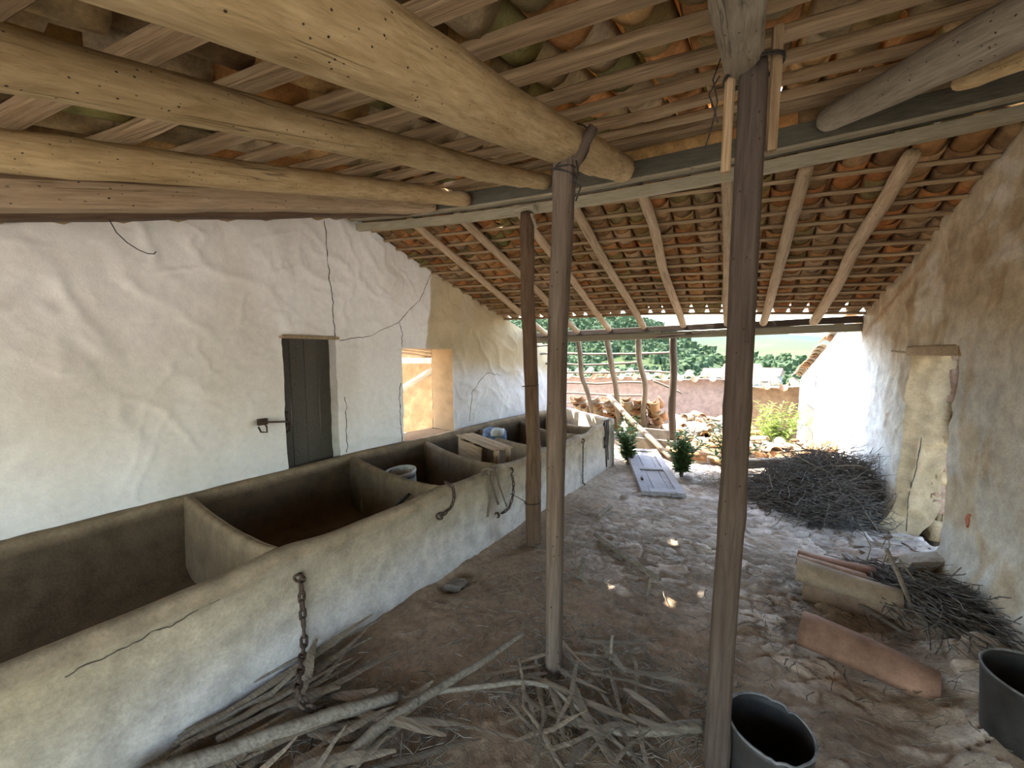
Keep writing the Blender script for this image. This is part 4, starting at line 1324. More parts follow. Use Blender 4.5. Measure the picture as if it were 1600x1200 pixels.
# ------------------------------------------------------------------ STONES
def stone(loc, size, seed, label, col=(0.30, 0.245, 0.185), group='stones by the right wall', rot=0.0):
    v, f = stone_shape(*size, seed, True)
    v = v + np.stack([v[:, 2] * 0.35, v[:, 0] * 0.25, v[:, 0] * 0.20], 1)
    m = MB()
    e = fbm(v[:, 0] * 20, v[:, 1] * 20 + v[:, 2] * 13, seed)
    m.add((v, f), np.array(col)[None] * (0.75 + 0.5 * e)[:, None])
    o = m.obj('stone', M['stone'], smooth=False)
    o.location = loc; o.rotation_euler = (0.1 * (seed % 5 - 2), 0.08 * (seed % 3), rot)
    tag(o, label, 'stone', group, 'thing')
    return o
stone((1.10, 3.42, 0.17), (0.19, 0.13, 0.13), 3, 'grey angular stone leaning at the foot of the right wall near the twigs')
stone((1.05, 3.86, 0.085), (0.15, 0.11, 0.06), 5, 'flat brown stone lying before the right doorway')
stone((0.90, 3.82, 0.065), (0.14, 0.10, 0.05), 8, 'thin pale stone chip in front of the right doorway')
stone((1.16, 4.02, 0.10), (0.14, 0.10, 0.06), 11, 'whitish stone on the sill of the right doorway')
stone((1.33, 3.80, 0.08), (0.18, 0.22, 0.10), 14, 'stone slab wedged in the right doorway', (0.32, 0.27, 0.21))
stone((1.02, 3.62, 0.09), (0.10, 0.08, 0.06), 15, 'small reddish rubble stone between doorway and twigs', (0.40, 0.28, 0.2))
stone((-1.585, 1.96, -0.035), (0.12, 0.10, 0.08), 17, 'dark half-buried stone in a hollow beside the trough face', (0.20, 0.16, 0.12), None)
stone((-0.98, 4.05, 0.015), (0.07, 0.05, 0.05), 19, 'little stone on bare ground near the fallen door', (0.34, 0.29, 0.24), None)
rg = np.random.default_rng(41)
for k in range(26):
    x = rg.uniform(0.75, 1.28); y = rg.uniform(3.45, 4.35)
    s = rg.uniform(0.03, 0.075)
    stone((x, y, float(fz(x, y)) + s * 0.15), (s * 1.6, s * 1.1, s * 0.45), 50 + k, 'small rubble stone strewn before the right doorway', (0.31, 0.25, 0.19), 'rubble stones before the right doorway', rg.uniform(0, 3))

# ------------------------------------------------------------------ BRUSHWOOD, TWIGS, FRONDS
def curve_pts(p, d, L, n, bend, rg, droop=0.0):
    d = np.array(d, float); d /= np.linalg.norm(d)
    P = [np.array(p, float)]
    for k in range(n - 1):
        d = d + rg.normal(0, bend, 3) - np.array((0, 0, droop))
        d /= np.linalg.norm(d)
        P.append(P[-1] + d * L / (n - 1))
    return np.array(P)

def brush():
    rg = np.random.default_rng(77)
    m = MB()
    cx, cy = 0.72, 4.85
    def top(x, y):
        a = ((x - cx) / 0.60) ** 2 + ((y - cy) / 0.72) ** 2
        return max(0.0, 0.50 * (1 - a) ** 0.75 if a < 1 else 0) * (0.75 + 0.45 * sstep(0.2, 1.1, x))
    for k in range(3600):
        while True:
            x = rg.uniform(cx - 0.64, 1.17); y = rg.uniform(cy - 0.74, cy + 0.74)
            h = float(top(x, y))
            if h > 0.015: break
        z = float(fz(x, y)) + h * (1 - rg.random() ** 2.2 * 0.8)
        a = rg.uniform(0, 2 * math.pi) if rg.random() < 0.5 else rg.normal(0.15, 0.6)
        d = (math.cos(a), math.sin(a), rg.normal(0.0, 0.25))
        P = curve_pts((x, y, z), d, rg.uniform(0.14, 0.46), 5, 0.22, rg, 0.03)
        P[:, 2] = np.maximum(P[:, 2], fz(P[:, 0], P[:, 1]) + 0.006)
        P[:, 0] = np.minimum(P[:, 0], 1.17)
        r = rg.uniform(0.0014, 0.0042)
        m.add(tube(P, np.linspace(r, r * 0.5, 5), 4, cap=False))
    o = m.obj('brushwood_heap', M['twig'])
    tag(o, 'big dark heap of dry brushwood against the right wall', 'brushwood', None, 'stuff')
    labs = ['long pale branch arching down over the brushwood heap', 'curled grey branch at the left foot of the brushwood heap', 'thick twig stub sticking up at the top of the brushwood heap', 'bare branch lying on the crest of the brushwood heap', 'short pale stick caught low in the brushwood heap', 'branch poking from the heap towards the right wall']
    sp = [([(0.55, 4.75, 0.50), (0.80, 4.55, 0.42), (0.98, 4.30, 0.24), (1.08, 4.12, 0.06), (1.12, 4.02, 0.05)], .007), ([(0.15, 4.75, 0.03), (0.22, 4.55, 0.06), (0.36, 4.48, 0.20), (0.34, 4.62, 0.30)], .010), ([(0.86, 4.75, 0.40), (0.90, 4.72, 0.52), (0.93, 4.74, 0.60)], .012), ([(0.45, 5.0, 0.46), (0.7, 4.9, 0.55), (0.95, 4.8, 0.56), (1.1, 4.8, 0.50)], .008), ([(0.72, 4.28, 0.20), (0.86, 4.24, 0.15)], .007), ([(0.85, 4.6, 0.48), (1.0, 4.55, 0.52), (1.12, 4.6, 0.47)], .009)]
    for (p, r), l in zip(sp, labs):
        p = np.array(p)
        t = np.linspace(0, len(p) - 1, 6 * len(p))
        q = np.stack([np.interp(t, range(len(p)), p[:, k]) for k in range(3)], 1)
        q += 0.012 * (fbm(t * 2, t * 0 + r * 999, 3)[:, None] - 0.5)
        mm = MB(); mm.add(tube(q, np.linspace(r, r * 0.5, len(q)), 7, lump=0.15))
        oo = mm.obj('branch', M['stick'])
        tag(oo, l, 'branch', 'single branches on the brushwood heap', 'thing')
    pole('timber_log', (-0.02, 5.22, 0.20), (0.92, 5.42, 0.34), 0.055, 0.05, M['stick'], 'weathered square timber lying across behind the brushwood heap', 'log', bow=0.005, sq=0.5)
    rg2 = np.random.default_rng(8)
    m = MB()
    for k in range(700):
        x = rg2.normal(0.05, 0.20); y = rg2.normal(4.95, 0.16)
        P = curve_pts((x, y, float(fz(x, y)) + abs(rg2.normal(0.03, 0.05))), (rg2.normal(), rg2.normal(), 0.2), rg2.uniform(.08, .22), 4, 0.3, rg2, 0.05)
        P[:, 2] = np.maximum(P[:, 2], 0.005)
        m.add(tube(P, rg2.uniform(.001, .0022), 3, cap=False))
    o = m.obj('dry_grass', M['straw'])
    tag(o, 'dry straw and dead weeds at the left foot of the brushwood heap', 'dry grass', None, 'stuff')
brush()

def twigs_right():
    rg = np.random.default_rng(78)
    m = MB()
    for k in range(850):
        t = rg.random()
        x = 0.80 + 0.42 * t + rg.normal(0, 0.06); y = 3.20 - 0.42 * t + rg.normal(0, 0.13)
        x = min(x, 1.15)
        z = float(fz(x, y)) + 0.01 + 0.06 * rg.random() ** 2
        a = -0.75 + rg.normal(0, 0.42)
        P = curve_pts((x - 0.1, y + 0.1, z), (math.cos(a), math.sin(a), rg.normal(0, 0.06)), rg.uniform(0.12, 0.45), 5, 0.14, rg, 0.02)
        P[:, 0] = np.minimum(P[:, 0], 1.17)
        P[:, 2] = np.maximum(P[:, 2], fz(P[:, 0], P[:, 1]) + 0.012)
        m.add(tube(P, rg.uniform(.0012, .0036), 4, cap=False))
    o = m.obj('twig_heap', M['twig'])
    tag(o, 'low heap of dark twigs between the stacked tiles and the right wall', 'twigs', None, 'stuff')
    sp = [('upright forked stick standing in the twig heap by the right wall', [(0.86, 3.18, 0.32), (0.88, 3.02, 0.24), (0.90, 2.85, 0.13), (0.97, 2.66, 0.09), (1.02, 2.60, 0.08)], .013),
          ('short side stick beside the upright forked stick', [(0.90, 3.10, 0.30), (0.94, 2.98, 0.24)], .006),
          ('flat pale splinter of wood at the left edge of the twig heap', [(0.60, 3.0, 0.08), (0.72, 2.82, 0.08), (0.85, 2.66, 0.07)], .022),
          ('second pale splinter beside the tile stack end', [(0.75, 2.98, 0.11), (0.83, 2.80, 0.10)], .013),
          ('long thin twig running towards the black tub', [(0.92, 2.98, 0.16), (1.04, 2.70, 0.16), (1.08, 2.42, 0.14)], .006),
          ('thin twig lying above the long thin one near the wall', [(0.98, 3.12, 0.17), (1.12, 2.82, 0.20), (1.15, 2.6, 0.19)], .006),
          ('broad grey slat lying along the foot of the right wall', [(0.92, 3.30, 0.13), (1.05, 3.12, 0.17), (1.16, 2.92, 0.20)], .028),
          ('wiry bent stalk rising before the doorway rubble', [(0.80, 3.35, 0.05), (0.85, 3.42, 0.22), (0.80, 3.52, 0.34)], .004),
          ('curled stalk beside the wiry bent stalk', [(0.90, 3.40, 0.06), (0.96, 3.48, 0.24), (0.93, 3.44, 0.30), (0.90, 3.42, 0.22)], .004)]
    for l, p, r in sp:
        p = np.array(p)
        t = np.linspace(0, len(p) - 1, 6 * len(p))
        q = np.stack([np.interp(t, range(len(p)), p[:, k]) for k in range(3)], 1)
        mm = MB(); mm.add(tube(q, np.linspace(r, r * 0.7, len(q)), 8, lump=0.12, flat=0.4 if r > 0.012 and 'upright' not in l else 1.0))
        oo = mm.obj('stick', M['stick'])
        tag(oo, l, 'stick', 'sticks in the twig heap', 'thing')
twigs_right()

def branches():
    B = [('longest curved bare branch sweeping from the chain across to the forked post', [(-1.78, 0.36, 0.05), (-1.55, 0.66, 0.06), (-1.36, 0.90, 0.07), (-1.20, 1.08, 0.06)], .030, .024),
         ('pale peeled branch crossing in front of the curved one', [(-1.18, 0.66, 0.05), (-1.17, 0.92, 0.07), (-1.08, 1.20, 0.07), (-0.98, 1.44, 0.07), (-0.90, 1.66, 0.09)], .026, .011),
         ('thin straight branch along the foot of the trough', [(-1.87, 0.55, 0.07), (-1.80, 0.95, 0.06), (-1.68, 1.40, 0.04)], .010, .006),
         ('second thin branch along the foot of the trough', [(-1.80, 0.52, 0.05), (-1.70, 0.90, 0.05), (-1.62, 1.30, 0.03)], .009, .005),
         ('twisted dry stalk running from the forked post to the square post', [(-1.10, 1.20, 0.04), (-0.80, 1.42, 0.06), (-0.66, 1.48, 0.05), (-0.42, 1.42, 0.04), (-0.22, 1.36, 0.03)], .012, .008),
         ('split grey bark piece left of the square post', [(-0.42, 1.40, 0.03), (-0.22, 1.50, 0.05), (-0.06, 1.62, 0.05)], .014, .022),
         ('slim stick lying just right of the forked post foot', [(-0.55, 1.90, 0.02), (-0.42, 1.64, 0.03), (-0.33, 1.46, 0.03)], .010, .010),
         ('short upright splinter stuck among the dry leaves', [(-0.48, 1.78, 0.0), (-0.47, 1.80, 0.16)], .009, .007),
         ('long board-like stick lying on the cobbles beyond the posts', [(-0.95, 3.0, 0.04), (-0.55, 2.72, 0.04), (-0.38, 2.62, 0.03)], .022, .014),
         ('grey stick standing slanted against the trough corner of bare ground', [(-1.05, 3.35, 0.03), (-1.0, 3.62, 0.05)], .022, .020),
         ('little stick near the barked post', [(-0.98, 2.55, 0.02), (-0.90, 2.42, 0.05), (-0.76, 2.32, 0.02)], .007, .005),
         ('stick end poking up beside the sunlit spots', [(-0.42, 2.40, 0.02), (-0.41, 2.46, 0.13)], .010, .008),
         ('dark stub just behind the forked post', [(-0.86, 2.38, 0.02), (-0.88, 2.52, 0.08)], .020, .018)]
    for k, (l, p, r0, r1) in enumerate(B):
        p = np.array(p)
        t = np.linspace(0, len(p) - 1, 8 * len(p))
        # smooth the run
        q = np.stack([np.interp(t, range(len(p)), p[:, a]) for a in range(3)], 1)
        for _ in range(4): q[1:-1] = (q[:-2] + 2 * q[1:-1] + q[2:]) / 4
        q += np.stack([0.012 * (fbm(t * 2.5, t * 0 + k + 7 * a, a) - 0.5) for a in range(3)], 1)
        m = MB(); m.add(tube(q, np.linspace(r0, r1, len(q)), 12, lump=0.12, seed=k))
        o = m.obj('branch', M['stick'])
        tag(o, l, 'branch', 'dry branches on the stable floor', 'thing')

    rg = np.random.default_rng(91)
    def blade(p, d, L, w, bend=0.10):
        P = curve_pts(p, d, L, 9, bend, rg, 0.0)
        P[:, 2] = np.maximum(fz(P[:, 0], P[:, 1]) + 0.012 + 0.03 * rg.random(), P[:, 2] * 0.6 + 0.012)
        t = np.linspace(0, 1, 9)
        w = w * 1.35
        R = w * (0.25 + np.sin(np.pi * np.clip(t * 0.9 + 0.1, 0, 1)) * 0.75)
        m = MB(); m.add(tube(P, R, 4, flat=0.10, twist=rg.normal(0, 1.0)))
        return m.obj('dry_leaf', M['blade'], smooth=False)
    zones = [('long dry palm leaf along the foot of the trough', 'dry palm leaves along the foot of the trough', 18, lambda: (rg.uniform(-1.84, -1.60), rg.uniform(0.30, 0.72)), lambda: (0.22 + rg.normal(0, .12), 1, 0), (0.35, 0.75), (.008, .019)),
             ('crumpled dry leaf under the two big branches', 'dry leaves under the big branches', 52, lambda: (rg.uniform(-1.62, -1.0), rg.uniform(0.40, 0.95)), lambda: (rg.normal(0.5, .5), rg.normal(0.8, .4), 0.1), (0.20, 0.50), (.009, .022)),
             ('dry leaf strip scattered between the forked post and the square post', 'dry leaf strips between the posts', 46, lambda: (rg.uniform(-0.85, -0.25), rg.uniform(1.35, 1.85)), lambda: (rg.normal(0.8, .7), rg.normal(-0.3, .5), 0.05), (0.15, 0.42), (.006, .014)),
             ('dry leaf strip lying on the bare earth in front of the posts', 'dry leaf strips on the bare earth', 16, lambda: (rg.uniform(-0.95, -0.3), rg.uniform(1.05, 1.4)), lambda: (rg.normal(0.6, .5), rg.normal(0.3, .7), 0.03), (0.2, 0.45), (.004, .008))]
    for l, g, n, pf, df, Ls, ws in zones:
        for k in range(n):
            x, y = pf()
            o = blade((x, y, rg.uniform(0.02, 0.09)), df(), rg.uniform(*Ls), rg.uniform(*ws))
            tag(o, l, 'leaf', g, 'thing')
    # fine litter
    m = MB()
    Z = [(900, -1.8, -0.9, 0.3, 1.2), (800, -0.95, 0.0, 1.25, 2.0), (500, -1.5, -0.8, 1.2, 3.2), (600, -0.8, 0.9, 1.8, 3.4), (350, 0.2, 1.1, 2.2, 3.5), (300, -1.3, -0.4, 2.4, 3.8)]
    for n, x0, x1, y0, y1 in Z:
        for k in range(n):
            x = rg.uniform(x0, x1); y = rg.uniform(y0, y1)
            a = rg.uniform(0, 2 * math.pi)
            P = curve_pts((x, y, 0.02), (math.cos(a), math.sin(a), 0), rg.uniform(.02, .12), 4, 0.25, rg)
            P[:, 2] = fz(P[:, 0], P[:, 1]) + 0.018 + rg.uniform(0, 0.02)
            m.add(tube(P, rg.uniform(.0012, .0035), 3, flat=0.5, cap=False))
    o = m.obj('floor_litter', M['litter'])
    tag(o, 'fine dry twigs and leaf bits littering the dirt floor', 'litter', None, 'stuff')
branches()

# ------------------------------------------------------------------ PLANTS
def plant(name, loc, h, n, spread, mat, label, leafL=0.07, seed=1, dens=26):
    rg = np.random.default_rng(seed)
    o = empty(name, loc, label, 'plant', None, 'thing')
    ms = MB(); ml = MB()
    for k in range(n):
        a = rg.uniform(0, 2 * math.pi); s = rg.uniform(0, 1) * spread
        d = np.array((math.cos(a) * s, math.sin(a) * s, 1.0))
        P = curve_pts(np.array(loc) + np.array((math.cos(a), math.sin(a), 0)) * 0.03 * rg.random(), d, h * rg.uniform(0.6, 1.05), 8, 0.10, rg)
        ms.add(tube(P, np.linspace(0.006, 0.002, 8), 5))
        for q in range(dens):
            t = 0.15 + 0.85 * (q + rg.random()) / dens
            i = t * 7; i0 = min(6, int(i)); p = P[i0] + (P[i0 + 1] - P[i0]) * (i - i0)
            b = rg.uniform(0, 2 * math.pi)
            ld = np.array((math.cos(b), math.sin(b), rg.uniform(0.1, 0.9))); ld /= np.linalg.norm(ld)
            L = leafL * rg.uniform(0.6, 1.2) * (1.1 - 0.5 * t)
            sd = np.cross(ld, (0, 0, 1)); sd /= np.linalg.norm(sd) + 1e-9
            up = np.cross(sd, ld)
            w = L * 0.16
            v = [p, p + ld * L * .4 + sd * w + up * w * .4, p + ld * L - up * L * .12, p + ld * L * .4 - sd * w + up * w * .4, p + ld * L * .4 - up * w * 0.2]
            ml.add((v, [(0, 1, 4), (1, 2, 4), (2, 3, 4), (3, 0, 4)]))
    ms.obj('stem', M['stick'], o)
    ml.obj('foliage', mat, o)
plant('shrub', (0.62, 8.2, -0.45), 1.15, 34, 0.55, M['leafyellow'], 'sunlit yellow-green shrub before the white outer wall', 0.16, 3, 40)
plant('shrub', (0.12, 7.6, -0.40), 0.75, 20, 0.6, M['leafyellow'], 'low yellow-green weed clump left of the sunlit shrub', 0.14, 4, 30)
plant('weed', (-0.53, 5.05, 0.0), 0.62, 16, 0.26, M['leaf'], 'feathery green weed growing beside the fallen door', 0.13, 5, 56)
plant('weed', (0.02, 5.20, 0.0), 0.72, 14, 0.24, M['leaf'], 'green weed growing right of the dark square post', 0.13, 6, 50)
plant('weed', (-1.24, 5.32, 0.0), 0.66, 14, 0.2, M['leaf'], 'green weed at the far corner of the trough', 0.12, 7, 52)

# ------------------------------------------------------------------ COLLAPSED LEAN-TO BEYOND THE BEAM
def lean(y): return 1.78 - (y - 5.64)
cr = [((-2.14, 5.66), (-2.34, 7.15), .042), ((-1.68, 5.66), (-1.86, 7.22), .046), ((-1.22, 5.66), (-1.40, 7.30), .044)]
for k, (a, b, r) in enumerate(cr):
    pole('fallen_rafter', (*a, lean(a[1])), (*b, max(lean(b[1]), float(fz(*b)) + 0.0)), r, r, M['stick'], '%s slanting rafter of the collapsed lean-to, counted from the trough' % ORD[k], 'rafter', 'rafters of the collapsed lean-to', bow=0.03, sides=12)
pole('support_post', (-0.81, 6.30, -0.05), (-0.76, 5.66, 1.75), 0.052, 0.048, M['post'], 'slim round post under the eave beam, green weeds at its foot', 'post', 'posts holding up the roof', bow=0.03, sides=14)
rung = [(5.80, 5.68, -1.22), (5.93, 5.93, -0.78), (6.10, 6.08, -1.25), (6.26, 6.24, -0.78), (6.44, 6.42, -1.25), (6.66, 6.64, -1.25), (6.88, 6.86, -1.3)]
for k, (ya, yb, xe) in enumerate(rung):
    pole('lean_to_batten', (-2.95, ya + 0.03, lean(ya + .03) + 0.055), (xe, yb, lean(yb) + 0.055), .017, .017, M['stick'], '%s bare batten down on the collapsed lean-to' % ORD[k], 'batten', 'battens of the collapsed lean-to', bow=0.03, sides=8)
pole('fallen_pole', (-1.90, 6.60, 0.78), (-0.72, 5.75, 0.03), .045, .038, M['stick'], 'grey pole fallen slantwise from the tile pile to the fallen door', 'pole', bow=0.01, sides=12)
pole('fallen_pole', (-1.12, 6.35, 1.10), (-0.72, 6.55, 0.90), .017, .015, M['stick'], 'short thin pole hanging off the third slanting rafter', 'pole', bow=0.005, sides=8)
# small cement basin behind the trough end
m = MB()
for b in ((-1.05, 6.10, 0.09, 0.60, 0.06, 0.26), (-1.32, 6.35, 0.09, 0.06, 0.5, 0.32), (-0.78, 6.35, 0.08, 0.06, 0.5, 0.24), (-1.05, 6.6, 0.10, 0.60, 0.06, 0.36)):
    m.add(box(*b), (0.24, 0.20, 0.15))
o = m.obj('cement_basin', M['concrete'], smooth=False)
tag(o, 'small square cement basin half buried beyond the trough end', 'basin')

TS = [tilev(0.40, 0.092, 0.078, 0.013, 7, 3, 165, 0.004, s) for s in range(4)]
TM = []
tcol = [(0.31, 0.16, 0.075), (0.36, 0.22, 0.11), (0.36, 0.28, 0.18), (0.24, 0.13, 0.065), (0.40, 0.31, 0.20)]
for k in range(8):
    m = MB()
    v, f = TS[k % 4]
    e = fbm(v[:, 0] * 9 + k, v[:, 1] * 9, k, 3)
    m.add((v, f), np.array(tcol[k % 5])[None] * (0.7 + 0.6 * e)[:, None])
    TM.append(m.mesh('fallen_tile', M['tileloose']))
def yard_tile(loc, d, roll, k, label, group):
    o = bpy.data.objects.new('roof_tile', TM[k % 8])
    COL.objects.link(o)
    o.rotation_mode = 'QUATERNION'
    o.location = loc
    o.rotation_quaternion = frame_x(d).to_quaternion() @ Quaternion((1, 0, 0), roll)
    tag(o, label, 'tile', group, 'thing')
rg = np.random.default_rng(55)
# tiles slid down into heaps between the slanting rafters
for cx_, n in ((-2.55, 12), (-2.25, 16), (-2.02, 17), (-1.66, 16), (-1.46, 14), (-1.22, 16)):
    for k in range(n):
        t = k / n
        y = 7.45 - 0.58 * t + rg.normal(0, 0.03)
        z = max(lean(y), -0.05) + 0.04 + 0.05 * rg.random() + (0.06 if k == n - 1 else 0)
        yard_tile((cx_ + rg.normal(0, 0.05), y - 0.1, z + 0.16), (rg.normal(0, 0.12), 0.9, -0.55 + rg.normal(0, 0.2)), math.pi + rg.normal(0, 0.25), int(rg.integers(8)), 'clay tile slid down into the stacked heap on the collapsed lean-to', 'tiles heaped on the collapsed lean-to')
for k in range(110):
    x = rg.uniform(-1.0, 0.9); y = rg.uniform(6.5, 9.3)
    z = float(fz(x, y)) + rg.uniform(0.02, 0.10)
    a = rg.normal(0.0, 0.35) + (0 if rg.random() < 0.6 else 1.4)
    yard_tile((x, y, z), (math.cos(a), math.sin(a), rg.normal(-0.05, 0.12)), rg.normal(0, 0.35) + (math.pi if rg.random() < 0.35 else 0), int(rg.integers(8)), 'sunlit clay tile strewn over the rubble in the yard', 'tiles strewn over the yard rubble')
for k in range(8):
    yard_tile((0.72 + 0.06 * (k % 4), 5.95 + 0.02 * k, 0.14 + 0.05 * (k // 4)), (0.35 + 0.05 * k, 0.5, 0.35), 0.2 * (k % 3), k, 'clay tile leaning in a bundle behind the brushwood heap', 'tiles leaning behind the brushwood heap')
for k in range(7):
    yard_tile((-0.95 + 0.11 * k, 6.0 + 0.06 * (k % 3), 0.03 + 0.03 * (k % 2)), (0.6, -0.3 + 0.2 * (k % 3), 0.05), 0.3 * (k % 4) - 0.3, k, 'orange clay tile lying between the fallen pole and the slim post', 'tiles between the fallen pole and the slim post')
for k in range(40):
    x = rg.uniform(-1.0, 1.0); y = rg.uniform(5.95, 8.6); s = rg.uniform(0.08, 0.22)
    stone((x, y, float(fz(x, y)) + s * 0.15), (s * 1.5, s * 1.1, s * 0.7), 200 + k, 'rubble stone in the sunlit yard', (0.52, 0.45, 0.36), 'rubble stones in the yard', rg.uniform(0, 3))

# ------------------------------------------------------------------ YARD WALLS
def flat_disp(S, Z, Y): return 0.03 * (fbm(S * 1.3, Z * 1.3, 203, 3) - 0.5) + 0.012 * (fbm(S * 7, Z * 7, 214, 4) - 0.5)
def bcol(S, Z, X, Y):
    c = mix((0.20, 0.135, 0.10), (0.28, 0.20, 0.155), fbm(S * 1.2, Z * 1.5, 233, 5))
    c = mix(c, (0.20, 0.125, 0.06), sstep(4.8, 5.4, X + 5.1) * 0.8)
    return c
m, s, z, V, C, nrm, S_, P_ = wall('wall_far', [(-5.2, 10.2), (1.3, 10.6)], lambda s: 0.86 + 0.03 * math.sin(s * 3) - 0.10 * float(sstep(5.2, 5.4, s)), -0.8, [], flat_disp, bcol, M['wallrough'], ds=0.06, dz=0.06, thick=0.35)
o = m.obj('wall_far', M['wallrough']); o['kind'] = 'structure'
for k in range(36):
    x = -5.1 + k * 0.178
    low = 0.10 if x > 0.1 else 0.0
    yard_tile((x, 10.62 + 0.06 * x - low, 1.02 - low * 1.2 + rg.normal(0, 0.012)), (rg.normal(0, .05), -0.95, -0.30), (0 if k % 2 else math.pi) + rg.normal(0, .1), int(rg.integers(8)), 'clay tile capping the far yard wall', 'tiles capping the far yard wall')

def ocol(S, Z, X, Y):
    c = mix((0.70, 0.70, 0.69), (0.80, 0.80, 0.79), fbm(S * 2, Z * 2, 243, 5))
    return mix(c, (0.5, 0.48, 0.45), 0.5 * sstep(0.55, 0.7, fbm(S * 5, Z * 2, 253, 4)))
OP = [(1.16, 6.25), (1.24, 10.6)]
odoor = (8.30 - 6.25, 9.44 - 6.25, -0.4, 0.56)
def o_top(s):
    y = 6.25 + s
    return 1.88 - 0.225 * (y - 6.4)
m, s, z, V, C, nrm, S_, P_ = wall('wall_outbuilding', OP, o_top, -0.8, [odoor], flat_disp, ocol, M['wall'], ds=0.05, dz=0.05, thick=0.3, flip=True)
reveal(m, V, s, z, nrm, odoor, 0.3, (0.55, 0.52, 0.47))
wo_ = m.obj('wall_right_outer', M['wall']); wo_['kind'] = 'structure'
o = empty('door_3', (1.26, 8.87, -0.4), 'small grey plank door in the sunlit white outer wall', 'door', kind='structure')
m = MB()
for k in range(7): m.add(xform(bevbox(0.98, 0.165, 0.03, 0.005, 4, 0.002, k), Matrix.Translation((1.262, 8.38 + k * 0.17, -0.42)) @ Matrix(((0, 0, 1, 0), (0, 1, 0, 0), (1, 0, 0, 0), (0, 0, 0, 1)))))
m.obj('plank_panel', M['sawn'], o, smooth=False)
crack_or_shade('crack_or_shade', [(1.19, 8.25, 1.15), (1.19, 8.3, 1.0), (1.19, 8.28, 0.85)], wo_, 0, 0.008, 8)
# verge tiles down the outer wall
n = 0
for k in range(17):
    y = 6.30 + k * 0.255
    if 7.45 < y < 7.75: continue
    yard_tile((1.19 + rg.normal(0, .015), y, 1.92 - 0.225 * (y - 6.4)), (0.04 + rg.normal(0, .04), 0.95, -0.10), rg.normal(0, .15), int(rg.integers(3)), 'clay verge tile stepping down the top of the white outer wall', 'verge tiles on the white outer wall')

# ------------------------------------------------------------------ ROOM SEEN THROUGH THE LEFT OPENING
def orange(S, Z, X, Y):
    return mix((0.20, 0.105, 0.045), (0.27, 0.16, 0.075), fbm(S * 5, Z * 5, 301, 5))
def rough_disp(S, Z, Y): return 0.05 * (fbm(S * 4, Z * 4, 303, 5) - 0.5)
m, s, z, V, C, nrm, S_, P_ = wall('wall_side', [(-8.2, 5.5), (-3.4, 5.5)], lambda s: 1.95, -0.06, [], rough_disp, orange, M['wallrough'], ds=0.05, dz=0.05, thick=0.3)
o = m.obj('wall_side_room', M['wallrough']); o['kind'] = 'structure'
pole('fallen_beam', (-6.33, 4.09, -0.02), (-4.20, 5.10, 1.42), 0.06, 0.055, M['loggrey'], 'pale beam leaning diagonally in the room behind the left opening', 'beam', bow=0.01)
beam('roof_plate', (-6.4, 5.25, 1.38), (-3.85, 5.25, 1.40), 0.10, 0.10, M['sawnpale'], 'sunlit horizontal timber seen through the left opening', 'beam')
for k, (x, a) in enumerate(((-4.35, 0.5), (-4.9, 0.25), (-3.95, 0.3))):
    pole('side_rafter', (x - a, 3.3, 1.70), (x, 5.45, 1.47), 0.04, 0.04, M['rafter'], '%s orange-lit rafter at the top of the left opening' % ORD[k], 'rafter', 'rafters behind the left opening')
for k in range(4):
    pole('side_batten', (-5.4, 3.9 + k * 0.38, 1.685 - k * 0.041), (-3.82, 3.9 + k * 0.38, 1.69 - k * 0.041), 0.016, 0.016, M['batten'], 'thin batten on the rafters behind the left opening', 'batten', 'battens behind the left opening', sides=8)
pole('thin_rope', (-4.05, 3.75, 1.75), (-4.07, 3.77, 0.9), 0.004, 0.004, M['rope'], 'thin cord hanging in the left opening', 'cord', sides=6)

m = MB()
rg = np.random.default_rng(71)
for i in range(7):
    for j in range(6):
        for cover in (0, 1):
            v, f = tilev(0.44, 0.080, 0.072, 0.012, 6, 2, 165)
            if not cover: v = v * np.array((1, -1, -1))
            v[:, 2] += 0.09
            R = np.array(frame_x((0.02, 1, -0.10)))
            m.add((v @ R.T + np.array((-4.72 + 0.175 * i + (0.087 if cover else 0), 2.9 + j * 0.42, 1.80 - 0.045 * j)), f), tone(rg))
o = m.obj('roof_side_room', M['tile']); o['kind'] = 'structure'
# ------------------------------------------------------------------ ROOM BEYOND THE RIGHT DOORWAY
def stonecol(S, Z, X, Y):
    f1, f2, cid = worley(S * 5, Z * 7, 9)
    return mix((0.16, 0.12, 0.08), mix((0.26, 0.20, 0.14), (0.36, 0.31, 0.24), cid), sstep(0.03, 0.12, f2 - f1))
def stonedisp(S, Z, Y):
    f1, f2, cid = worley(S * 5, Z * 7, 9)
    return 0.04 * sstep(0.0, 0.25, f2 - f1)
m, s, z, V, C, nrm, S_, P_ = wall('wall_back', [(1.4, 6.1), (4.4, 6.1)], lambda s: 2.0, -0.1, [], stonedisp, stonecol, M['stone'], ds=0.04, dz=0.04, thick=0.3)
o = m.obj('wall_back_room', M['stone']); o['kind'] = 'structure'
pole('hanging_beam', (1.52, 4.24, 1.60), (1.50, 4.22, 0.85), 0.035, 0.03, M['rafter'], 'pale broken timber hanging beyond the right doorway', 'beam', bow=0.01, sq=0.4)
v, f = stone_shape(0.03, 0.05, 0.10, 33)
m = MB(); m.add((v, f), (0.30, 0.10, 0.05))
o = m.obj('brick_shard', M['stone']); o.location = (1.222, 3.22, 0.58); o.rotation_euler = (0.35, 0, 0)
tag(o, 'reddish brick showing through the plaster beside the right doorway', 'brick')

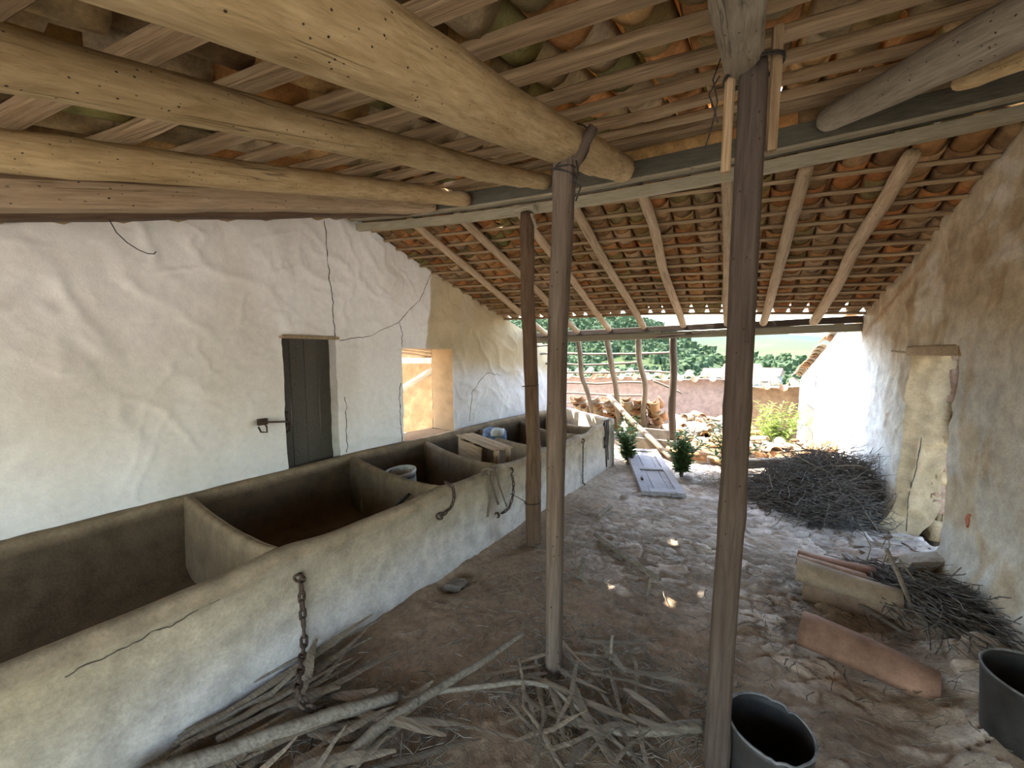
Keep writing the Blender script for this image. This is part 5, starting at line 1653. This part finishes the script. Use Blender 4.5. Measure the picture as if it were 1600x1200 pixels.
# ------------------------------------------------------------------ WIRES
m = MB(); m.add(tube([(-2.36, 0.60, 2.12), (-2.36, 0.62, 2.07), (-2.358, 0.65, 2.035), (-2.352, 0.685, 2.01), (-2.345, 0.715, 1.998), (-2.338, 0.735, 2.0), (-2.335, 0.742, 2.012)], 0.0022, 6))
tag(m.obj('hanging_wire', M['wire']), 'short bent wire hanging from the flat timber before the white wall', 'wire')

# ------------------------------------------------------------------ COUNTRYSIDE
def hill_z(X, Y):
    a = X / np.maximum(Y, 1)
    near = (0.110 - 0.135 * sstep(-0.28, 0.10, a)) * Y * sstep(30, 300, Y)
    far = 0.052 * Y * sstep(250, 700, Y) * (1 - 0.45 * sstep(0.03, 0.30, a))
    z = -9 * sstep(11, 40, Y) + np.maximum(near, far) + 10 * (fbm(X * 0.008, Y * 0.008, 401) - 0.5) * sstep(40, 200, Y)
    return z
def hills():
    a = np.linspace(-1.6, 1.3, 170); y = np.geomspace(11.0, 900, 120)
    A, Y = np.meshgrid(a, y)
    X = A * Y
    Z = hill_z(X, Y) - 0.65
    fbm_ = fbm(X * 0.02, Y * 0.02, 403, 5)
    c = mix((0.026, 0.042, 0.012), (0.060, 0.072, 0.022), fbm_)
    c = mix(c, (0.070, 0.068, 0.034), sstep(0.52, 0.72, fbm(X * 0.011, Y * 0.009, 404, 4)) * 0.7)
    c = mix(c, (0.026, 0.044, 0.052), sstep(420, 900, Y) * 0.75)  # distance haze painted in as a blue tint on far slopes
    ny, nx = X.shape
    i = np.arange(ny * nx).reshape(ny, nx)
    q = np.stack([i[:-1, :-1], i[:-1, 1:], i[1:, 1:], i[1:, :-1]], -1).reshape(-1, 4)
    m = MB(); m.add((np.stack([X, Y, Z], -1).reshape(-1, 3), [tuple(t) for t in q.tolist()]), c.reshape(-1, 3))
    o = m.obj('hills', M['hill']); o['kind'] = 'structure'
M['hill'] = attr('hillside_scrub', 0.95, 0.4, 0.35, 2.0, 0.0)
hills()
def forest():
    rg = np.random.default_rng(61)
    m = MB()
    base, bf = stone_shape(2, 2, 2, 5)
    n = 0
    while n < 3000:
        y = 40 * (400 / 40) ** rg.random(); a = rg.uniform(-0.75, 0.32); x = a * y
        dens = 0.9 if a < -0.08 else 0.30
        if rg.random() > dens or float(fbm(x * 0.02, y * 0.02, 66)) < 0.38: continue
        s = rg.uniform(0.7, 1.7) * (0.6 + y / 240)
        z = float(hill_z(np.array(x), np.array(y))) - 0.65
        e = 1 + 0.55 * (fbm(base[:, 0] * 3 + n, base[:, 1] * 3 + base[:, 2] * 3, n % 50, 2) - 0.5) * 2
        m.add((base * e[:, None] * np.array((s, s, s * 1.2)) + np.array((x, y, z + s * 0.8)), bf))
        n += 1
    o = m.obj('forest', M['forest'], smooth=False)
    tag(o, 'green tree crowns covering the hillside beyond the yard', 'trees', None, 'stuff')
forest()
def house(x, y, z, w, d, h, wallc, label, rot=0.0):
    o = empty('village_house', (x, y, z), label, 'house', 'village houses below the hills', 'thing')
    R = Matrix.Translation((x, y, z)) @ Matrix.Rotation(rot, 4, 'Z')
    m = MB()
    v, f = box(0, 0, h / 2 - 1.5, w, d, h + 3)
    m.add(xform((v, f), R), wallc)
    m.obj('wall_block', M['wall'], o, smooth=False)
    m = MB()
    e = 0.4
    v = [(-w / 2 - e, -d / 2 - e, h), (w / 2 + e, -d / 2 - e, h), (w / 2 + e, d / 2 + e, h), (-w / 2 - e, d / 2 + e, h), (-w / 2 - e, 0, h + 1.5), (w / 2 + e, 0, h + 1.5)]
    f = [(0, 1, 5, 4), (2, 3, 4, 5), (0, 4, 3), (1, 2, 5), (3, 2, 1, 0)]
    m.add(xform((v, f), R), (0.21, 0.135, 0.095))
    m.obj('roof', M['tile'], o, smooth=False)
    for k in (-1, 1):
        m = MB(); m.add(xform(box(k * w * 0.25, -d / 2 - 0.02, h * 0.55, 0.9, 0.06, 1.1), R), (0.12, 0.12, 0.13))
        m.obj('window', M['wall'], o, smooth=False)
house(-1.5, 82, -5.6, 7, 6, 2.6, (0.20, 0.165, 0.145), 'pinkish village house hidden mostly by the dark post, beyond the far yard wall')
house(2.0, 76, -5.5, 6, 6, 2.4, (0.22, 0.205, 0.185), 'white village house right of the dark post, nearest below the hill', 0.3)
house(4.6, 98, -5.9, 7, 7, 2.6, (0.22, 0.21, 0.195), 'white village house towards the verge of the outer wall', -0.2)
house(1.4, 125, -6.2, 8, 7, 3.0, (0.22, 0.205, 0.19), 'pale village house furthest up the valley', 0.15)
